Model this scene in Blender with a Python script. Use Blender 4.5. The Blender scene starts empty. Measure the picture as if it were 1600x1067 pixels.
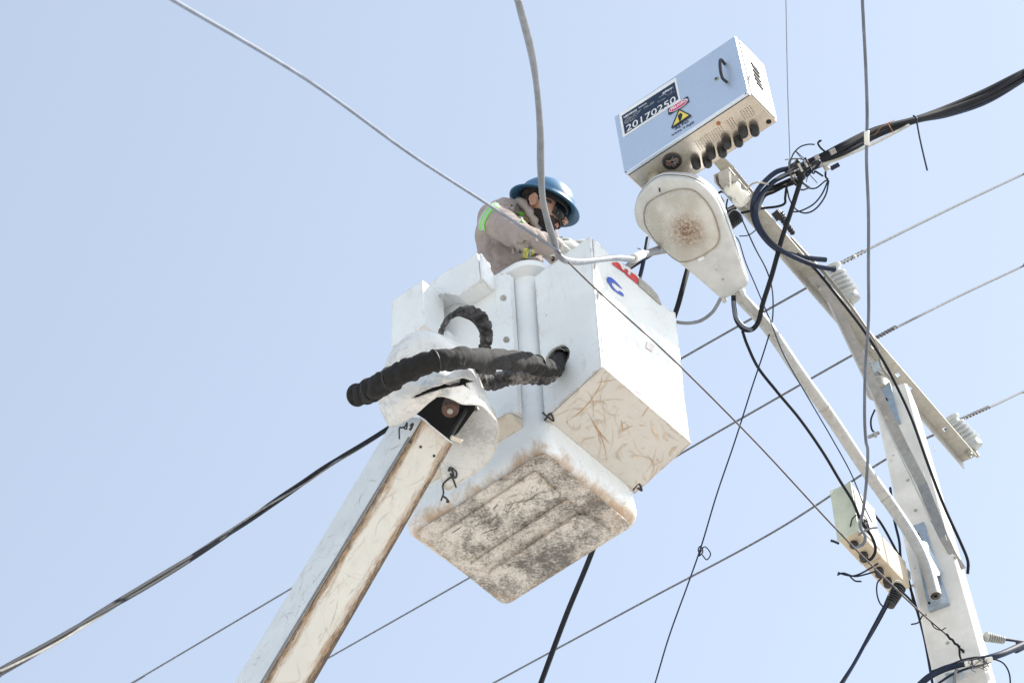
import bpy, bmesh, math, random
from mathutils import Vector, Matrix, noise
random.seed(7)
V = Vector
S = bpy.context.scene
COL = S.collection

# ---------------------------------------------------------------- camera
FPX, CX, CY = 5000.0, 800.0, 533.5          # focal length in photo pixels (112.5 mm on 36 mm)
CAMP = V((0, 0, 1.6))
up_c = V((-330, 5133, -5000)).normalized()  # world up seen from the camera
fw_c = V((0, 0, -1))
Yc = (fw_c - up_c * fw_c.dot(up_c)).normalized()
Xc = Yc.cross(up_c)
RW = Matrix((Xc, Yc, up_c))                 # camera axes -> world axes
cam = bpy.data.cameras.new('camera'); camo = bpy.data.objects.new('camera', cam); COL.objects.link(camo)
camo.matrix_world = Matrix.Translation(CAMP) @ RW.to_4x4()
cam.sensor_width = 36; cam.lens = FPX / 1600 * 36
cam.clip_start = 0.1; cam.clip_end = 4000
cam.dof.use_dof = True; cam.dof.focus_distance = 14.6; cam.dof.aperture_fstop = 9.0
S.camera = camo

# ---------------------------------------------------------------- light
SUN_AZ, SUN_EL = math.radians(11), math.radians(51)   # azimuth from +X towards +Y
sdir = V((math.cos(SUN_AZ) * math.cos(SUN_EL), math.sin(SUN_AZ) * math.cos(SUN_EL), math.sin(SUN_EL)))
w = bpy.data.worlds.new('World'); S.world = w; w.use_nodes = True
nt = w.node_tree; nt.nodes.clear()
sky = nt.nodes.new('ShaderNodeTexSky'); sky.sky_type = 'NISHITA'; sky.sun_disc = False
sky.sun_elevation = SUN_EL; sky.sun_rotation = math.pi / 2 - SUN_AZ
sky.air_density = 1.0; sky.dust_density = 1.0; sky.ozone_density = 1.0
bg = nt.nodes.new('ShaderNodeBackground'); bg.inputs[1].default_value = 0.115
ow = nt.nodes.new('ShaderNodeOutputWorld')
hz = nt.nodes.new('ShaderNodeHueSaturation'); hz.inputs['Saturation'].default_value = .60; hz.inputs['Value'].default_value = 1.0
tint = nt.nodes.new('ShaderNodeMix'); tint.data_type = 'RGBA'; tint.blend_type = 'MULTIPLY'; tint.inputs[0].default_value = 1; tint.inputs[7].default_value = (1.05, 1.07, 1.04, 1)
nt.links.new(sky.outputs[0], hz.inputs['Color']); nt.links.new(hz.outputs[0], tint.inputs[6]); nt.links.new(tint.outputs[2], bg.inputs[0]); nt.links.new(bg.outputs[0], ow.inputs[0])
sl = bpy.data.lights.new('sun', 'SUN'); sl.energy = 3.7; sl.angle = math.radians(0.6); sl.color = (1, .955, .88)
so = bpy.data.objects.new('sun', sl); COL.objects.link(so); so.rotation_euler = sdir.to_track_quat('Z', 'Y').to_euler(); so.location = (20, 0, 40)
S.view_settings.view_transform = 'Standard'; S.view_settings.look = 'None'
S.view_settings.exposure = 1.19; S.view_settings.gamma = 1; S.view_settings.use_curve_mapping = False
S.cycles.max_bounces = 8

# ---------------------------------------------------------------- placing helpers
def ray(px, py): return RW @ V(((px - CX) / FPX, -(py - CY) / FPX, -1))
def P(px, py, D): return CAMP + ray(px, py) * D                       # point at depth D
def P3(t): return P(*t)
def onp(px, py, o, n):                                                # point on the plane (o, n)
    d = ray(px, py); return CAMP + d * ((o - CAMP).dot(n) / d.dot(n))
def atz(px, py, z): return onp(px, py, V((0, 0, z)), V((0, 0, 1)))
def cdir(x, y, f): return (RW @ V((x, y, -f)))                        # image right, image up, away
def cr(pts, n=8):                                                     # Catmull-Rom through points
    pts = [V(p) for p in pts]
    if len(pts) < 3:
        return [pts[0].lerp(pts[1], i / n) for i in range(n + 1)]
    q = [pts[0] * 2 - pts[1]] + pts + [pts[-1] * 2 - pts[-2]]; out = []
    for i in range(1, len(q) - 2):
        for k in range(n):
            t = k / n; a, b, c, d = q[i - 1], q[i], q[i + 1], q[i + 2]
            out.append(0.5 * ((2 * b) + (c - a) * t + (2 * a - 5 * b + 4 * c - d) * t * t + (3 * b - a - 3 * c + d) * t ** 3))
    out.append(pts[-1]); return out
def lerpl(vals, t):
    x = t * (len(vals) - 1); i = min(int(x), len(vals) - 2); f = x - i
    return vals[i] * (1 - f) + vals[i + 1] * f

# ---------------------------------------------------------------- object helpers
ORG = {}
def tag(o, label, cat, group=None):
    o['label'] = label; o['category'] = cat
    if group: o['group'] = group
    return o
def thing(name, loc, label, cat, group=None):
    o = bpy.data.objects.new(name, None); o.empty_display_size = .1; COL.objects.link(o)
    o.location = loc; ORG[o.name] = V(loc); return tag(o, label, cat, group)
def link(name, me, mat, parent=None, smooth=False, auto=None):
    if mat is not None and not me.materials: me.materials.append(mat)
    if parent is not None: org = ORG[parent.name]
    else:
        n = len(me.vertices); org = V((0, 0, 0))
        if n:
            org = sum((v.co for v in me.vertices), V((0, 0, 0))) / n
            org.z = min(v.co.z for v in me.vertices)
    me.transform(Matrix.Translation(-org))
    o = bpy.data.objects.new(name, me); COL.objects.link(o)
    if parent is not None: o.parent = parent
    else: o.location = org
    ORG[o.name] = org
    if smooth:
        me.shade_smooth()
        if auto: me.set_sharp_from_angle(angle=math.radians(auto))
    return o
def mesh(name, vs, fs, mat, parent=None, smooth=False, auto=None):
    me = bpy.data.meshes.new(name); me.from_pydata([tuple(v) for v in vs], [], fs); me.update()
    return link(name, me, mat, parent, smooth, auto)
def bmobj(name, bm, mat, parent=None, smooth=False, auto=None, recalc=True):
    if recalc: bmesh.ops.recalc_face_normals(bm, faces=bm.faces)
    me = bpy.data.meshes.new(name); bm.to_mesh(me); bm.free()
    return link(name, me, mat, parent, smooth, auto)
def add_tube(bm, path, rad, n=10, cap=True, fn=None):
    T = []
    for i in range(len(path)):
        a = path[max(i - 1, 0)]; b = path[min(i + 1, len(path) - 1)]; T.append((b - a).normalized())
    u = T[0].orthogonal().normalized(); rings = []
    for i, p in enumerate(path):
        u = (u - T[i] * u.dot(T[i])).normalized(); v = T[i].cross(u)
        r = rad(i / (len(path) - 1)) if callable(rad) else rad
        ring = []
        for k in range(n):
            a = 2 * math.pi * k / n; rr = r * (fn(i, a, p) if fn else 1)
            ring.append(bm.verts.new(p + (u * math.cos(a) + v * math.sin(a)) * rr))
        rings.append(ring)
    for i in range(len(rings) - 1):
        for k in range(n):
            bm.faces.new((rings[i][k], rings[i][(k + 1) % n], rings[i + 1][(k + 1) % n], rings[i + 1][k]))
    if cap:
        bm.faces.new(rings[0][::-1]); bm.faces.new(rings[-1])
    return rings
def tube(name, path, rad, mat, parent=None, n=10, fn=None, auto=50):
    bm = bmesh.new(); add_tube(bm, path, rad, n, fn=fn)
    return bmobj(name, bm, mat, parent, True, auto)
def hexa(bm, b, t, bev=0):                                            # b, t: 4 bottom, 4 top corners
    vs = [bm.verts.new(p) for p in list(b) + list(t)]
    fs = [bm.faces.new([vs[i] for i in f]) for f in ((3, 2, 1, 0), (4, 5, 6, 7), (0, 1, 5, 4), (1, 2, 6, 5), (2, 3, 7, 6), (3, 0, 4, 7))]
    if bev:
        es = list({e for f in fs for e in f.edges})
        bmesh.ops.bevel(bm, geom=es, offset=bev, segments=2, profile=.6, affect='EDGES')
def obox(bm, c, ax, ay, az, sx, sy, sz, bev=0):                       # oriented box, full sizes
    ax, ay, az = ax * sx / 2, ay * sy / 2, az * sz / 2
    b = [c - ax - ay - az, c + ax - ay - az, c + ax + ay - az, c - ax + ay - az]
    hexa(bm, b, [p + az * 2 for p in b], bev)
def boxo(name, c, ax, ay, az, sx, sy, sz, mat, parent=None, bev=0):
    bm = bmesh.new(); obox(bm, c, ax, ay, az, sx, sy, sz, bev); return bmobj(name, bm, mat, parent)
def prism(bm, pts, ext, bev=0):                                       # outline + extrusion vector
    n = len(pts); a = [bm.verts.new(p) for p in pts]; b = [bm.verts.new(p + ext) for p in pts]
    f = [bm.faces.new(a[::-1]), bm.faces.new(b)] + [bm.faces.new((a[i], a[(i + 1) % n], b[(i + 1) % n], b[i])) for i in range(n)]
    if bev:
        es = list({e for q in f for e in q.edges})
        bmesh.ops.bevel(bm, geom=es, offset=bev, segments=2, profile=.6, affect='EDGES')
def lathe(bm, o, axis, prof, n=20):                                   # prof: (dist along axis, radius)
    axis = axis.normalized(); u = axis.orthogonal().normalized(); v = axis.cross(u); rings = []
    for h, r in prof:
        rings.append([bm.verts.new(o + axis * h + (u * math.cos(2 * math.pi * k / n) + v * math.sin(2 * math.pi * k / n)) * max(r, 1e-4)) for k in range(n)])
    for i in range(len(rings) - 1):
        for k in range(n): bm.faces.new((rings[i][k], rings[i][(k + 1) % n], rings[i + 1][(k + 1) % n], rings[i + 1][k]))
    bm.faces.new(rings[0][::-1]); bm.faces.new(rings[-1])
def lathe_o(name, o, axis, prof, mat, parent=None, n=20, auto=40):
    bm = bmesh.new(); lathe(bm, o, axis, prof, n); return bmobj(name, bm, mat, parent, True, auto)
def copy_thing(o, off, label=None, recurse=True):
    c = o.copy(); COL.objects.link(c); c.location = o.location + off; ORG[c.name] = ORG[o.name] + off
    if label: c['label'] = label
    for ch in list(o.children):
        d = ch.copy(); COL.objects.link(d); d.parent = c; ORG[d.name] = ORG[ch.name] + off
        for g in list(ch.children):
            e = g.copy(); COL.objects.link(e); e.parent = d
    return c
def remeshed(bm, voxel, smooth=6):                                    # fuse overlapping shapes into one skin
    me = bpy.data.meshes.new('tmp'); bmesh.ops.recalc_face_normals(bm, faces=bm.faces); bm.to_mesh(me); bm.free()
    o = bpy.data.objects.new('tmp', me); COL.objects.link(o)
    m = o.modifiers.new('r', 'REMESH'); m.mode = 'VOXEL'; m.voxel_size = voxel
    s = o.modifiers.new('s', 'SMOOTH'); s.iterations = smooth; s.factor = .6
    dg = bpy.context.evaluated_depsgraph_get(); dg.update()
    out = bpy.data.meshes.new_from_object(o.evaluated_get(dg)); bpy.data.objects.remove(o); bpy.data.meshes.remove(me)
    out.materials.clear()
    return out
def ellip(bm, c, ax, ay, az, rx, ry, rz, seg=20):
    g = bmesh.ops.create_uvsphere(bm, u_segments=seg, v_segments=seg // 2, radius=1)
    M = Matrix((ax * rx, ay * ry, az * rz)).transposed()
    for v in g['verts']: v.co = c + M @ v.co

# ---------------------------------------------------------------- materials
def new_mat(name):
    m = bpy.data.materials.new(name); m.use_nodes = True
    return m, m.node_tree, m.node_tree.nodes['Principled BSDF']
class NB:
    def __init__(s, nt): s.nt = nt; s.N = nt.nodes; s.L = nt.links
    def n(s, t, **kw):
        x = s.N.new(t)
        for k, v in kw.items():
            if k.startswith('i_'): s.set(x.inputs[k[2:].replace('_', ' ')], v)
            else: setattr(x, k, v)
        return x
    def set(s, inp, v):
        if isinstance(v, bpy.types.NodeSocket): s.L.new(v, inp)
        else:
            if isinstance(v, (tuple, list)) and len(v) == 3 and inp.type == 'RGBA': v = (*v, 1)
            inp.default_value = v
    def math(s, op, a, b=0.0, c=None):
        x = s.N.new('ShaderNodeMath'); x.operation = op; s.set(x.inputs[0], a); s.set(x.inputs[1], b)
        if c is not None: s.set(x.inputs[2], c)
        return x.outputs[0]
    def ramp(s, v, lo, hi):
        x = s.N.new('ShaderNodeMapRange'); x.interpolation_type = 'SMOOTHSTEP'; s.set(x.inputs[0], v)
        x.inputs[1].default_value = lo; x.inputs[2].default_value = hi; return x.outputs[0]
    def mix(s, f, a, b):
        x = s.N.new('ShaderNodeMix'); x.data_type = 'RGBA'; s.set(x.inputs[0], f); s.set(x.inputs[6], a); s.set(x.inputs[7], b); return x.outputs[2]
    def coord(s, scale=(1, 1, 1), rot=(0, 0, 0)):
        tc = s.N.new('ShaderNodeTexCoord'); mp = s.N.new('ShaderNodeMapping'); s.L.new(tc.outputs['Object'], mp.inputs[0])
        mp.inputs['Scale'].default_value = scale; mp.inputs['Rotation'].default_value = rot; return mp.outputs[0]
    def noise(s, co, sc, det=6, rough=.6, dist=0):
        x = s.N.new('ShaderNodeTexNoise'); s.L.new(co, x.inputs['Vector']); x.inputs['Scale'].default_value = sc
        x.inputs['Detail'].default_value = det; x.inputs['Roughness'].default_value = rough; x.inputs['Distortion'].default_value = dist
        return x.outputs['Fac'], x.outputs['Color']
    def lines(s, co, sc, wd, dist=.15, seed=0):                       # thin crooked scratches
        nf, nc = s.noise(co, sc * .28, 2, .5)
        a = s.N.new('ShaderNodeVectorMath'); a.operation = 'MULTIPLY_ADD'; s.L.new(nc, a.inputs[0]); a.inputs[1].default_value = (dist,) * 3; s.L.new(co, a.inputs[2])
        v = s.N.new('ShaderNodeTexVoronoi'); v.feature = 'DISTANCE_TO_EDGE'; s.L.new(a.outputs[0], v.inputs['Vector']); v.inputs['Scale'].default_value = sc
        return s.ramp(v.outputs['Distance'], wd, wd * .3)
    def edge(s, r, lo=.0, hi=.25):                                    # worn edges
        b = s.N.new('ShaderNodeBevel'); b.samples = 6; b.inputs[0].default_value = r
        g = s.N.new('ShaderNodeNewGeometry'); d = s.N.new('ShaderNodeVectorMath'); d.operation = 'DOT_PRODUCT'
        s.L.new(b.outputs[0], d.inputs[0]); s.L.new(g.outputs['Normal'], d.inputs[1])
        return s.ramp(s.math('SUBTRACT', 1.0, d.outputs['Value']), lo, hi)
    def bump(s, b, h, st, dist=.01):
        x = s.N.new('ShaderNodeBump'); s.set(x.inputs['Height'], h); x.inputs['Strength'].default_value = st; x.inputs['Distance'].default_value = dist
        s.L.new(x.outputs[0], b.inputs['Normal'])
def simple(name, col, rough=.5, metal=0., var=.12, sc=12, bump=.15, dirt=None, dsc=9, dlo=.55, dhi=.75, spec=None, bsc=60, coat=0):
    m, nt, b = new_mat(name); q = NB(nt); co = q.coord()
    f, _ = q.noise(co, sc, 5)
    c2 = tuple(max(0, x * (1 - 2.2 * var)) for x in col); c1 = tuple(min(1, x * (1 + var)) for x in col)
    c = q.mix(q.ramp(f, .3, .7), c2, c1)
    if dirt:
        f2, _ = q.noise(co, dsc, 8, .7); c = q.mix(q.ramp(f2, dlo, dhi), c, dirt)
    q.set(b.inputs['Base Color'], c); b.inputs['Roughness'].default_value = rough; b.inputs['Metallic'].default_value = metal
    if spec is not None: b.inputs['Specular IOR Level'].default_value = spec
    if coat: b.inputs['Coat Weight'].default_value = coat
    if bump:
        f3, _ = q.noise(co, bsc, 5); q.bump(b, f3, bump, .003)
    return m
def fibreglass(name, rust=.4, rustline=.4, grime=.0, edge=True, base=(.80, .835, .85), low=None, lines_c=(.50, .22, .07)):
    m, nt, b = new_mat(name); q = NB(nt); co = q.coord()
    f, _ = q.noise(co, 3, 6); c = q.mix(q.ramp(f, .35, .7), tuple(x * .90 for x in base), base)
    f1, _ = q.noise(q.coord((1, 1, .25)), 14, 6, .7); c = q.mix(q.math('MULTIPLY', q.ramp(f1, .56, .72), .35), c, (.42, .40, .36))   # dull smears
    # grey fine scratches
    l1 = q.math('MULTIPLY', q.lines(co, 9, .008, .35), q.ramp(q.noise(co, 5, 3)[0], .5, .6)); c = q.mix(q.math('MULTIPLY', l1, .55), c, (.25, .24, .23))
    if rustline:
        a = q.math('MULTIPLY', q.lines(q.coord((1, 1, 1), (.5, .3, .9)), 5.5, .014, .7), q.ramp(q.noise(co, 8, 6, .7)[0], .38, .60))
        b2 = q.math('MULTIPLY', q.lines(q.coord((1.6, .6, 1), (1.5, .7, .2)), 10, .016, .5), q.ramp(q.noise(q.coord((1, 1, 1), (0, 1, 0)), 5, 6, .7)[0], .42, .62))
        c = q.mix(q.math('MULTIPLY', q.math('MAXIMUM', a, b2), rustline), c, lines_c)
    if rust:
        f2, _ = q.noise(q.coord((1, 1, 1), (.3, .2, .1)), 7, 10, .75, .6)
        c = q.mix(q.math('MULTIPLY', q.ramp(f2, .56, .74), rust), c, (.42, .24, .11))
    if grime:
        f4, _ = q.noise(q.coord((1, 1, 1), (.7, .1, .4)), 4.5, 8, .7, .3); f5, _ = q.noise(co, 90, 3, .6)
        f6_, _ = q.noise(q.coord((1, .35, 1), (0, 0, .92)), 16, 6, .7); g = q.ramp(q.math('ADD', q.math('ADD', q.math('MULTIPLY', f4, .75), q.math('MULTIPLY', f6_, .3)), q.math('MULTIPLY', f5, .35)), .62 + (.5 - .5 * grime) * .2 - .03, .83)
        c = q.mix(q.math('MULTIPLY', g, grime), c, (.07, .065, .06))
    if edge:
        e = q.edge(.022, .0, .16); fe, _ = q.noise(co, 25, 6, .75)
        c = q.mix(q.math('MULTIPLY', q.math('MULTIPLY', e, q.ramp(fe, .45, .6)), edge if not isinstance(edge, bool) else .7), c, (.30, .19, .10))
    if low:                                                          # stains rising from the lower edge (height above part origin)
        z0, z1, colr, amt = low
        sx = q.N.new('ShaderNodeSeparateXYZ'); q.L.new(q.coord(), sx.inputs[0])
        f6, _ = q.noise(q.coord((1, 1, .8)), 6.5, 14, .82, .6)
        hm = q.ramp(q.math('ADD', sx.outputs[2], q.math('MULTIPLY', q.math('SUBTRACT', f6, .5), -.40)), z1, z0)
        c = q.mix(q.math('MULTIPLY', hm, amt), c, colr)
    q.set(b.inputs['Base Color'], c); b.inputs['Roughness'].default_value = .30
    f3, _ = q.noise(co, 45, 6); q.bump(b, q.math('ADD', q.math('MULTIPLY', f3, .4), q.noise(co, 6, 4)[0]), .18, .01)
    return m
def steel(name, col=(.55, .56, .57), rough=.42, spangle=True, metal=.85, dirt=(.30, .26, .20)):
    m, nt, b = new_mat(name); q = NB(nt); co = q.coord()
    v = q.N.new('ShaderNodeTexVoronoi'); q.L.new(co, v.inputs['Vector']); v.inputs['Scale'].default_value = 60
    sx = q.N.new('ShaderNodeSeparateColor'); q.L.new(v.outputs['Color'], sx.inputs[0])
    f, _ = q.noise(co, 9, 7, .7); c = q.mix(q.math('MULTIPLY', sx.outputs[0], .45 if spangle else .05), col, tuple(x * .65 for x in col))
    c = q.mix(q.math('MULTIPLY', q.ramp(f, .5, .72), .5), c, dirt)
    q.set(b.inputs['Base Color'], c); b.inputs['Metallic'].default_value = metal
    q.set(b.inputs['Roughness'], q.math('ADD', q.math('MULTIPLY', f, .25), rough - .12)); q.bump(b, q.noise(co, 80, 4)[0], .12, .003)
    return m

M = {}
M['fg'] = fibreglass('white_fibreglass', rust=.22, rustline=.06, edge=.6)
M['fg_bucket'] = fibreglass('bucket_fibreglass', rust=.15, rustline=0, edge=0, low=(-.02, .085, (.42, .26, .13), .85))
M['fg_lid'] = fibreglass('weathered_fibreglass', rust=.6, rustline=0, edge=1.0, base=(.62, .60, .56))
M['fg_arm'] = fibreglass('boom_fibreglass', rust=.12, rustline=0, edge=.4, base=(.72, .76, .78))
M['fg_under'] = fibreglass('boom_underside', rust=.3, rustline=0, grime=0, edge=.6, base=(.68, .675, .635))
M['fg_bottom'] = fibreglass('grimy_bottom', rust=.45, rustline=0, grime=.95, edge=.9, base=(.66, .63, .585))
M['fg_cover'] = fibreglass('cover_fibreglass', rust=.12, rustline=.1, grime=.3, edge=.35, base=(.80, .80, .78))
M['fg_stain'] = fibreglass('stained_fibreglass', rust=.45, rustline=.3, edge=.8, base=(.68, .63, .54))
M['black_hole'] = simple('dark_interior', (.012, .012, .014), .9, bump=0)
M['rubber'] = simple('black_rubber', (.022, .023, .026), .55, dirt=(.08, .075, .07), dlo=.55, dhi=.8)
M['cloth'] = simple('black_hose_sleeve', (.010, .010, .011), .9, var=.25, sc=25, dirt=(.035, .031, .028), dsc=5, dlo=.6, dhi=.85, bump=.6, bsc=90)
M['cloth_grey'] = simple('faded_hose_sleeve', (.055, .055, .06), .85, var=.4, sc=30, dirt=(.30, .28, .26), dsc=14, dlo=.48, dhi=.7, bump=.6, bsc=90)
M['cable_black'] = simple('black_cable', (.014, .016, .021), .75, var=.15, sc=6, bump=0, spec=.2)
M['cable_navy'] = simple('navy_cable', (.012, .022, .050), .6, var=.2, sc=10, bump=0, spec=.25)
M['cable_grey'] = simple('grey_cable', (.12, .14, .185), .45, var=.15, sc=8, bump=.1)
M['cable_pale'] = simple('pale_grey_cable', (.19, .205, .23), .45, var=.12, sc=12, bump=.1)
M['cable_white'] = simple('dull_white_cable', (.24, .23, .21), .7, bump=0, spec=.2)
M['alum'] = simple('aluminium_wire', (.14, .14, .148), .75, 0, var=.2, sc=50, bump=0, spec=.15)
M['brown_cable'] = simple('brown_cable', (.07, .055, .055), .5, var=.2)
M['copper'] = simple('copper_wire', (.40, .16, .07), .4, .6)
M['concrete'] = simple('pole_concrete', (.74, .725, .69), .85, var=.07, sc=5, dirt=(.40, .37, .32), dsc=22, dlo=.62, dhi=.78, bump=.5, bsc=55)
M['galv'] = steel('galvanised_steel', (.46, .46, .45), .5, True, .45)
M['galv_plate'] = steel('mounting_plate_steel', (.42, .50, .58), .45, True, .7, (.20, .26, .32))
M['galv_old'] = steel('weathered_steel', (.42, .41, .37), .6, True, .35, (.30, .27, .21))
M['galv_dark'] = steel('dull_brace_steel', (.33, .33, .33), .5, True, .7, (.20, .18, .16))
M['door_steel'] = steel('door_stainless_steel', (.66, .74, .84), .45, False, .88, (.58, .67, .78))
M['ss'] = steel('stainless_steel', (.62, .56, .48), .26, False, .92, (.36, .30, .24))  # dark mottling in the colour paints the smeared reflections of the underside
M['ceramic'] = simple('grey_porcelain', (.46, .48, .48), .22, var=.05, bump=0, dirt=(.42, .41, .37), dsc=20, coat=.4)
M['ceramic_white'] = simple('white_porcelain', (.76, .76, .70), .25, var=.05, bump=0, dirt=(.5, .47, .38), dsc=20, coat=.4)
M['lamp_shell'] = simple('lamp_housing_paint', (.56, .57, .56), .38, var=.06, dirt=(.40, .38, .33), dsc=9, dlo=.55, dhi=.8, bump=.08)
M['screen_green'] = simple('pale_green_enamel', (.50, .54, .44), .4, var=.05, bump=.05)
M['beige'] = simple('beige_enamel', (.62, .53, .40), .45, var=.06, bump=.05, dirt=(.42, .33, .22), dsc=14)
M['seam'] = simple('dark_seam', (.03, .03, .03), .8, bump=0)
# lamp lens: ribbed clear bowl, milky with dust and brown dead insects
m, nt, b = new_mat('lamp_lens'); q = NB(nt); co = q.coord()
wv = q.noise(co, 7, 5, .6)[0]
c = q.mix(q.ramp(wv, .35, .65), (.58, .56, .50), (.75, .74, .69))
vv = q.N.new('ShaderNodeTexVoronoi'); q.L.new(co, vv.inputs['Vector']); vv.inputs['Scale'].default_value = 110
LENS = (m, q, b, c, co, vv)
# ---------------------------------------------------------------- setting
m, nt2, b2 = new_mat('ground_dust'); q2 = NB(nt2); c2 = q2.coord()
q2.set(b2.inputs['Base Color'], q2.mix(q2.ramp(q2.noise(c2, .15, 8)[0], .35, .65), (.34, .315, .285), (.42, .39, .355))); b2.inputs['Roughness'].default_value = .9
bm = bmesh.new(); bmesh.ops.create_grid(bm, x_segments=40, y_segments=40, size=1500)
g = bmobj('ground', bm, m, None); g['kind'] = 'structure'

# ================================================================ BUCKET LIFT
O = P(850.3, 708.7, 13.8)
rr_, ll_, ZU = V((.60873, .79338, 0)), V((-.79338, .60873, 0)), V((0, 0, 1))
def Lc(r, l, u): return O + rr_ * r + ll_ * l + ZU * u
def onl(px, py, ax, v):
    n = (rr_, ll_, ZU)[ax]; p = onp(px, py, O + n * v, n) - O
    return [p.dot(rr_), p.dot(ll_), p.dot(ZU)]
lift = thing('bucket_lift', Lc(.3, .37, 0), 'weathered white boom arm carrying a work bucket under the worker', 'bucket lift')

# --- bucket (liner) lofted from rounded rectangles
RWd, LWd = .650, .785
def rrect(ins, u, rad, seg=7):
    a0, a1, b0, b1 = ins, RWd - ins, ins, LWd - ins; out = []
    for cx, cy, s in ((a1 - rad, b1 - rad, 0), (a0 + rad, b1 - rad, 1), (a0 + rad, b0 + rad, 2), (a1 - rad, b0 + rad, 3)):
        for k in range(seg + 1):
            t = (s + k / seg) * math.pi / 2; out.append(Lc(cx + rad * math.cos(t), cy + rad * math.sin(t), u))
    return out
bm = bmesh.new(); rings = []
prof = [(.040, -.006, .035), (.010, .004, .045), (-.010, .03, .055), (-.020, .065, .065), (-.020, .12, .075), (-.005, .25, .10), (.0, .45, .10), (.0, 1.10, .10), (.0, 1.135, .10), (-.045, 1.15, .12), (-.05, 1.175, .12), (-.04, 1.19, .12), (.0, 1.195, .10), (.012, 1.18, .09), (.015, .12, .09), (.03, .06, .06)]
for ins, u, rad in prof: rings.append([bm.verts.new(p) for p in rrect(ins, u, rad)])
for i in range(len(rings) - 1):
    n = len(rings[i])
    for k in range(n): bm.faces.new((rings[i][k], rings[i][(k + 1) % n], rings[i + 1][(k + 1) % n], rings[i + 1][k]))
bm.faces.new(rings[0][::-1]); bm.faces.new(rings[-1])
bucket = bmobj('work_bucket', bm, M['fg_bucket'], lift, True, 50)
# bottom skin with moulded panels
def bottom_panel(pxs, h, rad, mat, name, z=-.006, bev=.008):
    c = [onl(px, py, 2, z) for px, py in pxs]; pts = []
    n = len(c)
    for i in range(n):
        a, b_, d = V(c[i - 1][:2]), V(c[i][:2]), V(c[(i + 1) % n][:2])
        for k in range(5):
            t = k / 4; p0 = b_ + (a - b_).normalized() * rad; p1 = b_ + (d - b_).normalized() * rad
            p = (1 - t) ** 2 * p0 + 2 * t * (1 - t) * b_ + t * t * p1; pts.append(Lc(p.x, p.y, z - h))
    bm = bmesh.new(); prism(bm, pts, ZU * h, bev)
    o = bmobj(name, bm, mat, bucket, True, 35); return o
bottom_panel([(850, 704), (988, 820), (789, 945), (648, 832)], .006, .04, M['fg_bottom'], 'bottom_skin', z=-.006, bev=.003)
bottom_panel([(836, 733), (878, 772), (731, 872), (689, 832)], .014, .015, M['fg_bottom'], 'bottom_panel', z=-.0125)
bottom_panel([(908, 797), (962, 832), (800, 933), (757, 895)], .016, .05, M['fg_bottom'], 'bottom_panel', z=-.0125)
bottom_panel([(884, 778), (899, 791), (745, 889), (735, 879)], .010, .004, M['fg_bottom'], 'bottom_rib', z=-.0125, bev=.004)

# --- right cover box (hoses run into it)
def AP(r, l, u): return Lc(r, l, u)
bm = bmesh.new()
bl = [AP(.03, -.003, .225), AP(.03, -.33, .326), AP(.64, -.33, .296), AP(.64, -.003, .195)]
bt = [AP(.035, -.003, 1.10), AP(.03, -.33, 1.135), AP(.645, -.33, 1.105), AP(.645, -.003, 1.08)]
# faces built separately so that the underside is its own part
def face_part(name, pts, thick_n, mat, parent, bev=.004):
    bm = bmesh.new(); prism(bm, pts, thick_n, bev); return bmobj(name, bm, mat, parent)
# left face with hole: build ring around the hole
def plate_with_hole(outer, hc, hr_u, hr_v, ax, ay, thick, mat, name, parent, skew=0):
    # outer polygon radially matched to an elliptical hole
    n = 48; bm = bmesh.new(); nrm = ax.cross(ay).normalized()
    def hit(a):
        d = ax * math.cos(a) + ay * math.sin(a); best = None
        for i in range(len(outer)):
            p, q_ = outer[i], outer[(i + 1) % len(outer)]
            e = q_ - p; w_ = hc - p
            # solve hc + t d = p + s e in plane
            A = [[d.dot(ax), -e.dot(ax)], [d.dot(ay), -e.dot(ay)]]; B = [-w_.dot(ax), -w_.dot(ay)]
            det = A[0][0] * A[1][1] - A[0][1] * A[1][0]
            if abs(det) < 1e-9: continue
            t = (B[0] * A[1][1] - A[0][1] * B[1]) / det; s_ = (A[0][0] * B[1] - A[1][0] * B[0]) / det
            if t > 0 and -1e-6 <= s_ <= 1 + 1e-6 and (best is None or t < best): best = t
        return hc + d * best
    angs = sorted([2 * math.pi * k / n for k in range(n)] + [math.atan2((p - hc).dot(ay), (p - hc).dot(ax)) % (2 * math.pi) for p in outer])
    fo = [hit(a) for a in angs]; fi = [hc + ax * (hr_u * math.cos(a) + skew * math.sin(a)) + ay * hr_v * math.sin(a) for a in angs]
    L_ = [[bm.verts.new(p) for p in fo], [bm.verts.new(p) for p in fi], [bm.verts.new(p + nrm * thick) for p in fi], [bm.verts.new(p + nrm * thick) for p in fo]]
    m_ = len(angs)
    for a, b_ in ((0, 1), (1, 2), (2, 3), (3, 0)):
        for k in range(m_): bm.faces.new((L_[a][k], L_[a][(k + 1) % m_], L_[b_][(k + 1) % m_], L_[b_][k]))
    return bmobj(name, bm, mat, parent)
t = .012
hc = onl(873, 561, 0, .03)
side = plate_with_hole([bl[0], bl[1], bt[1], bt[0]], Lc(.032, hc[1], hc[2]), .070, .070, -ll_, ZU, .012, M['fg'], 'cover_side', lift, -.01)
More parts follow.
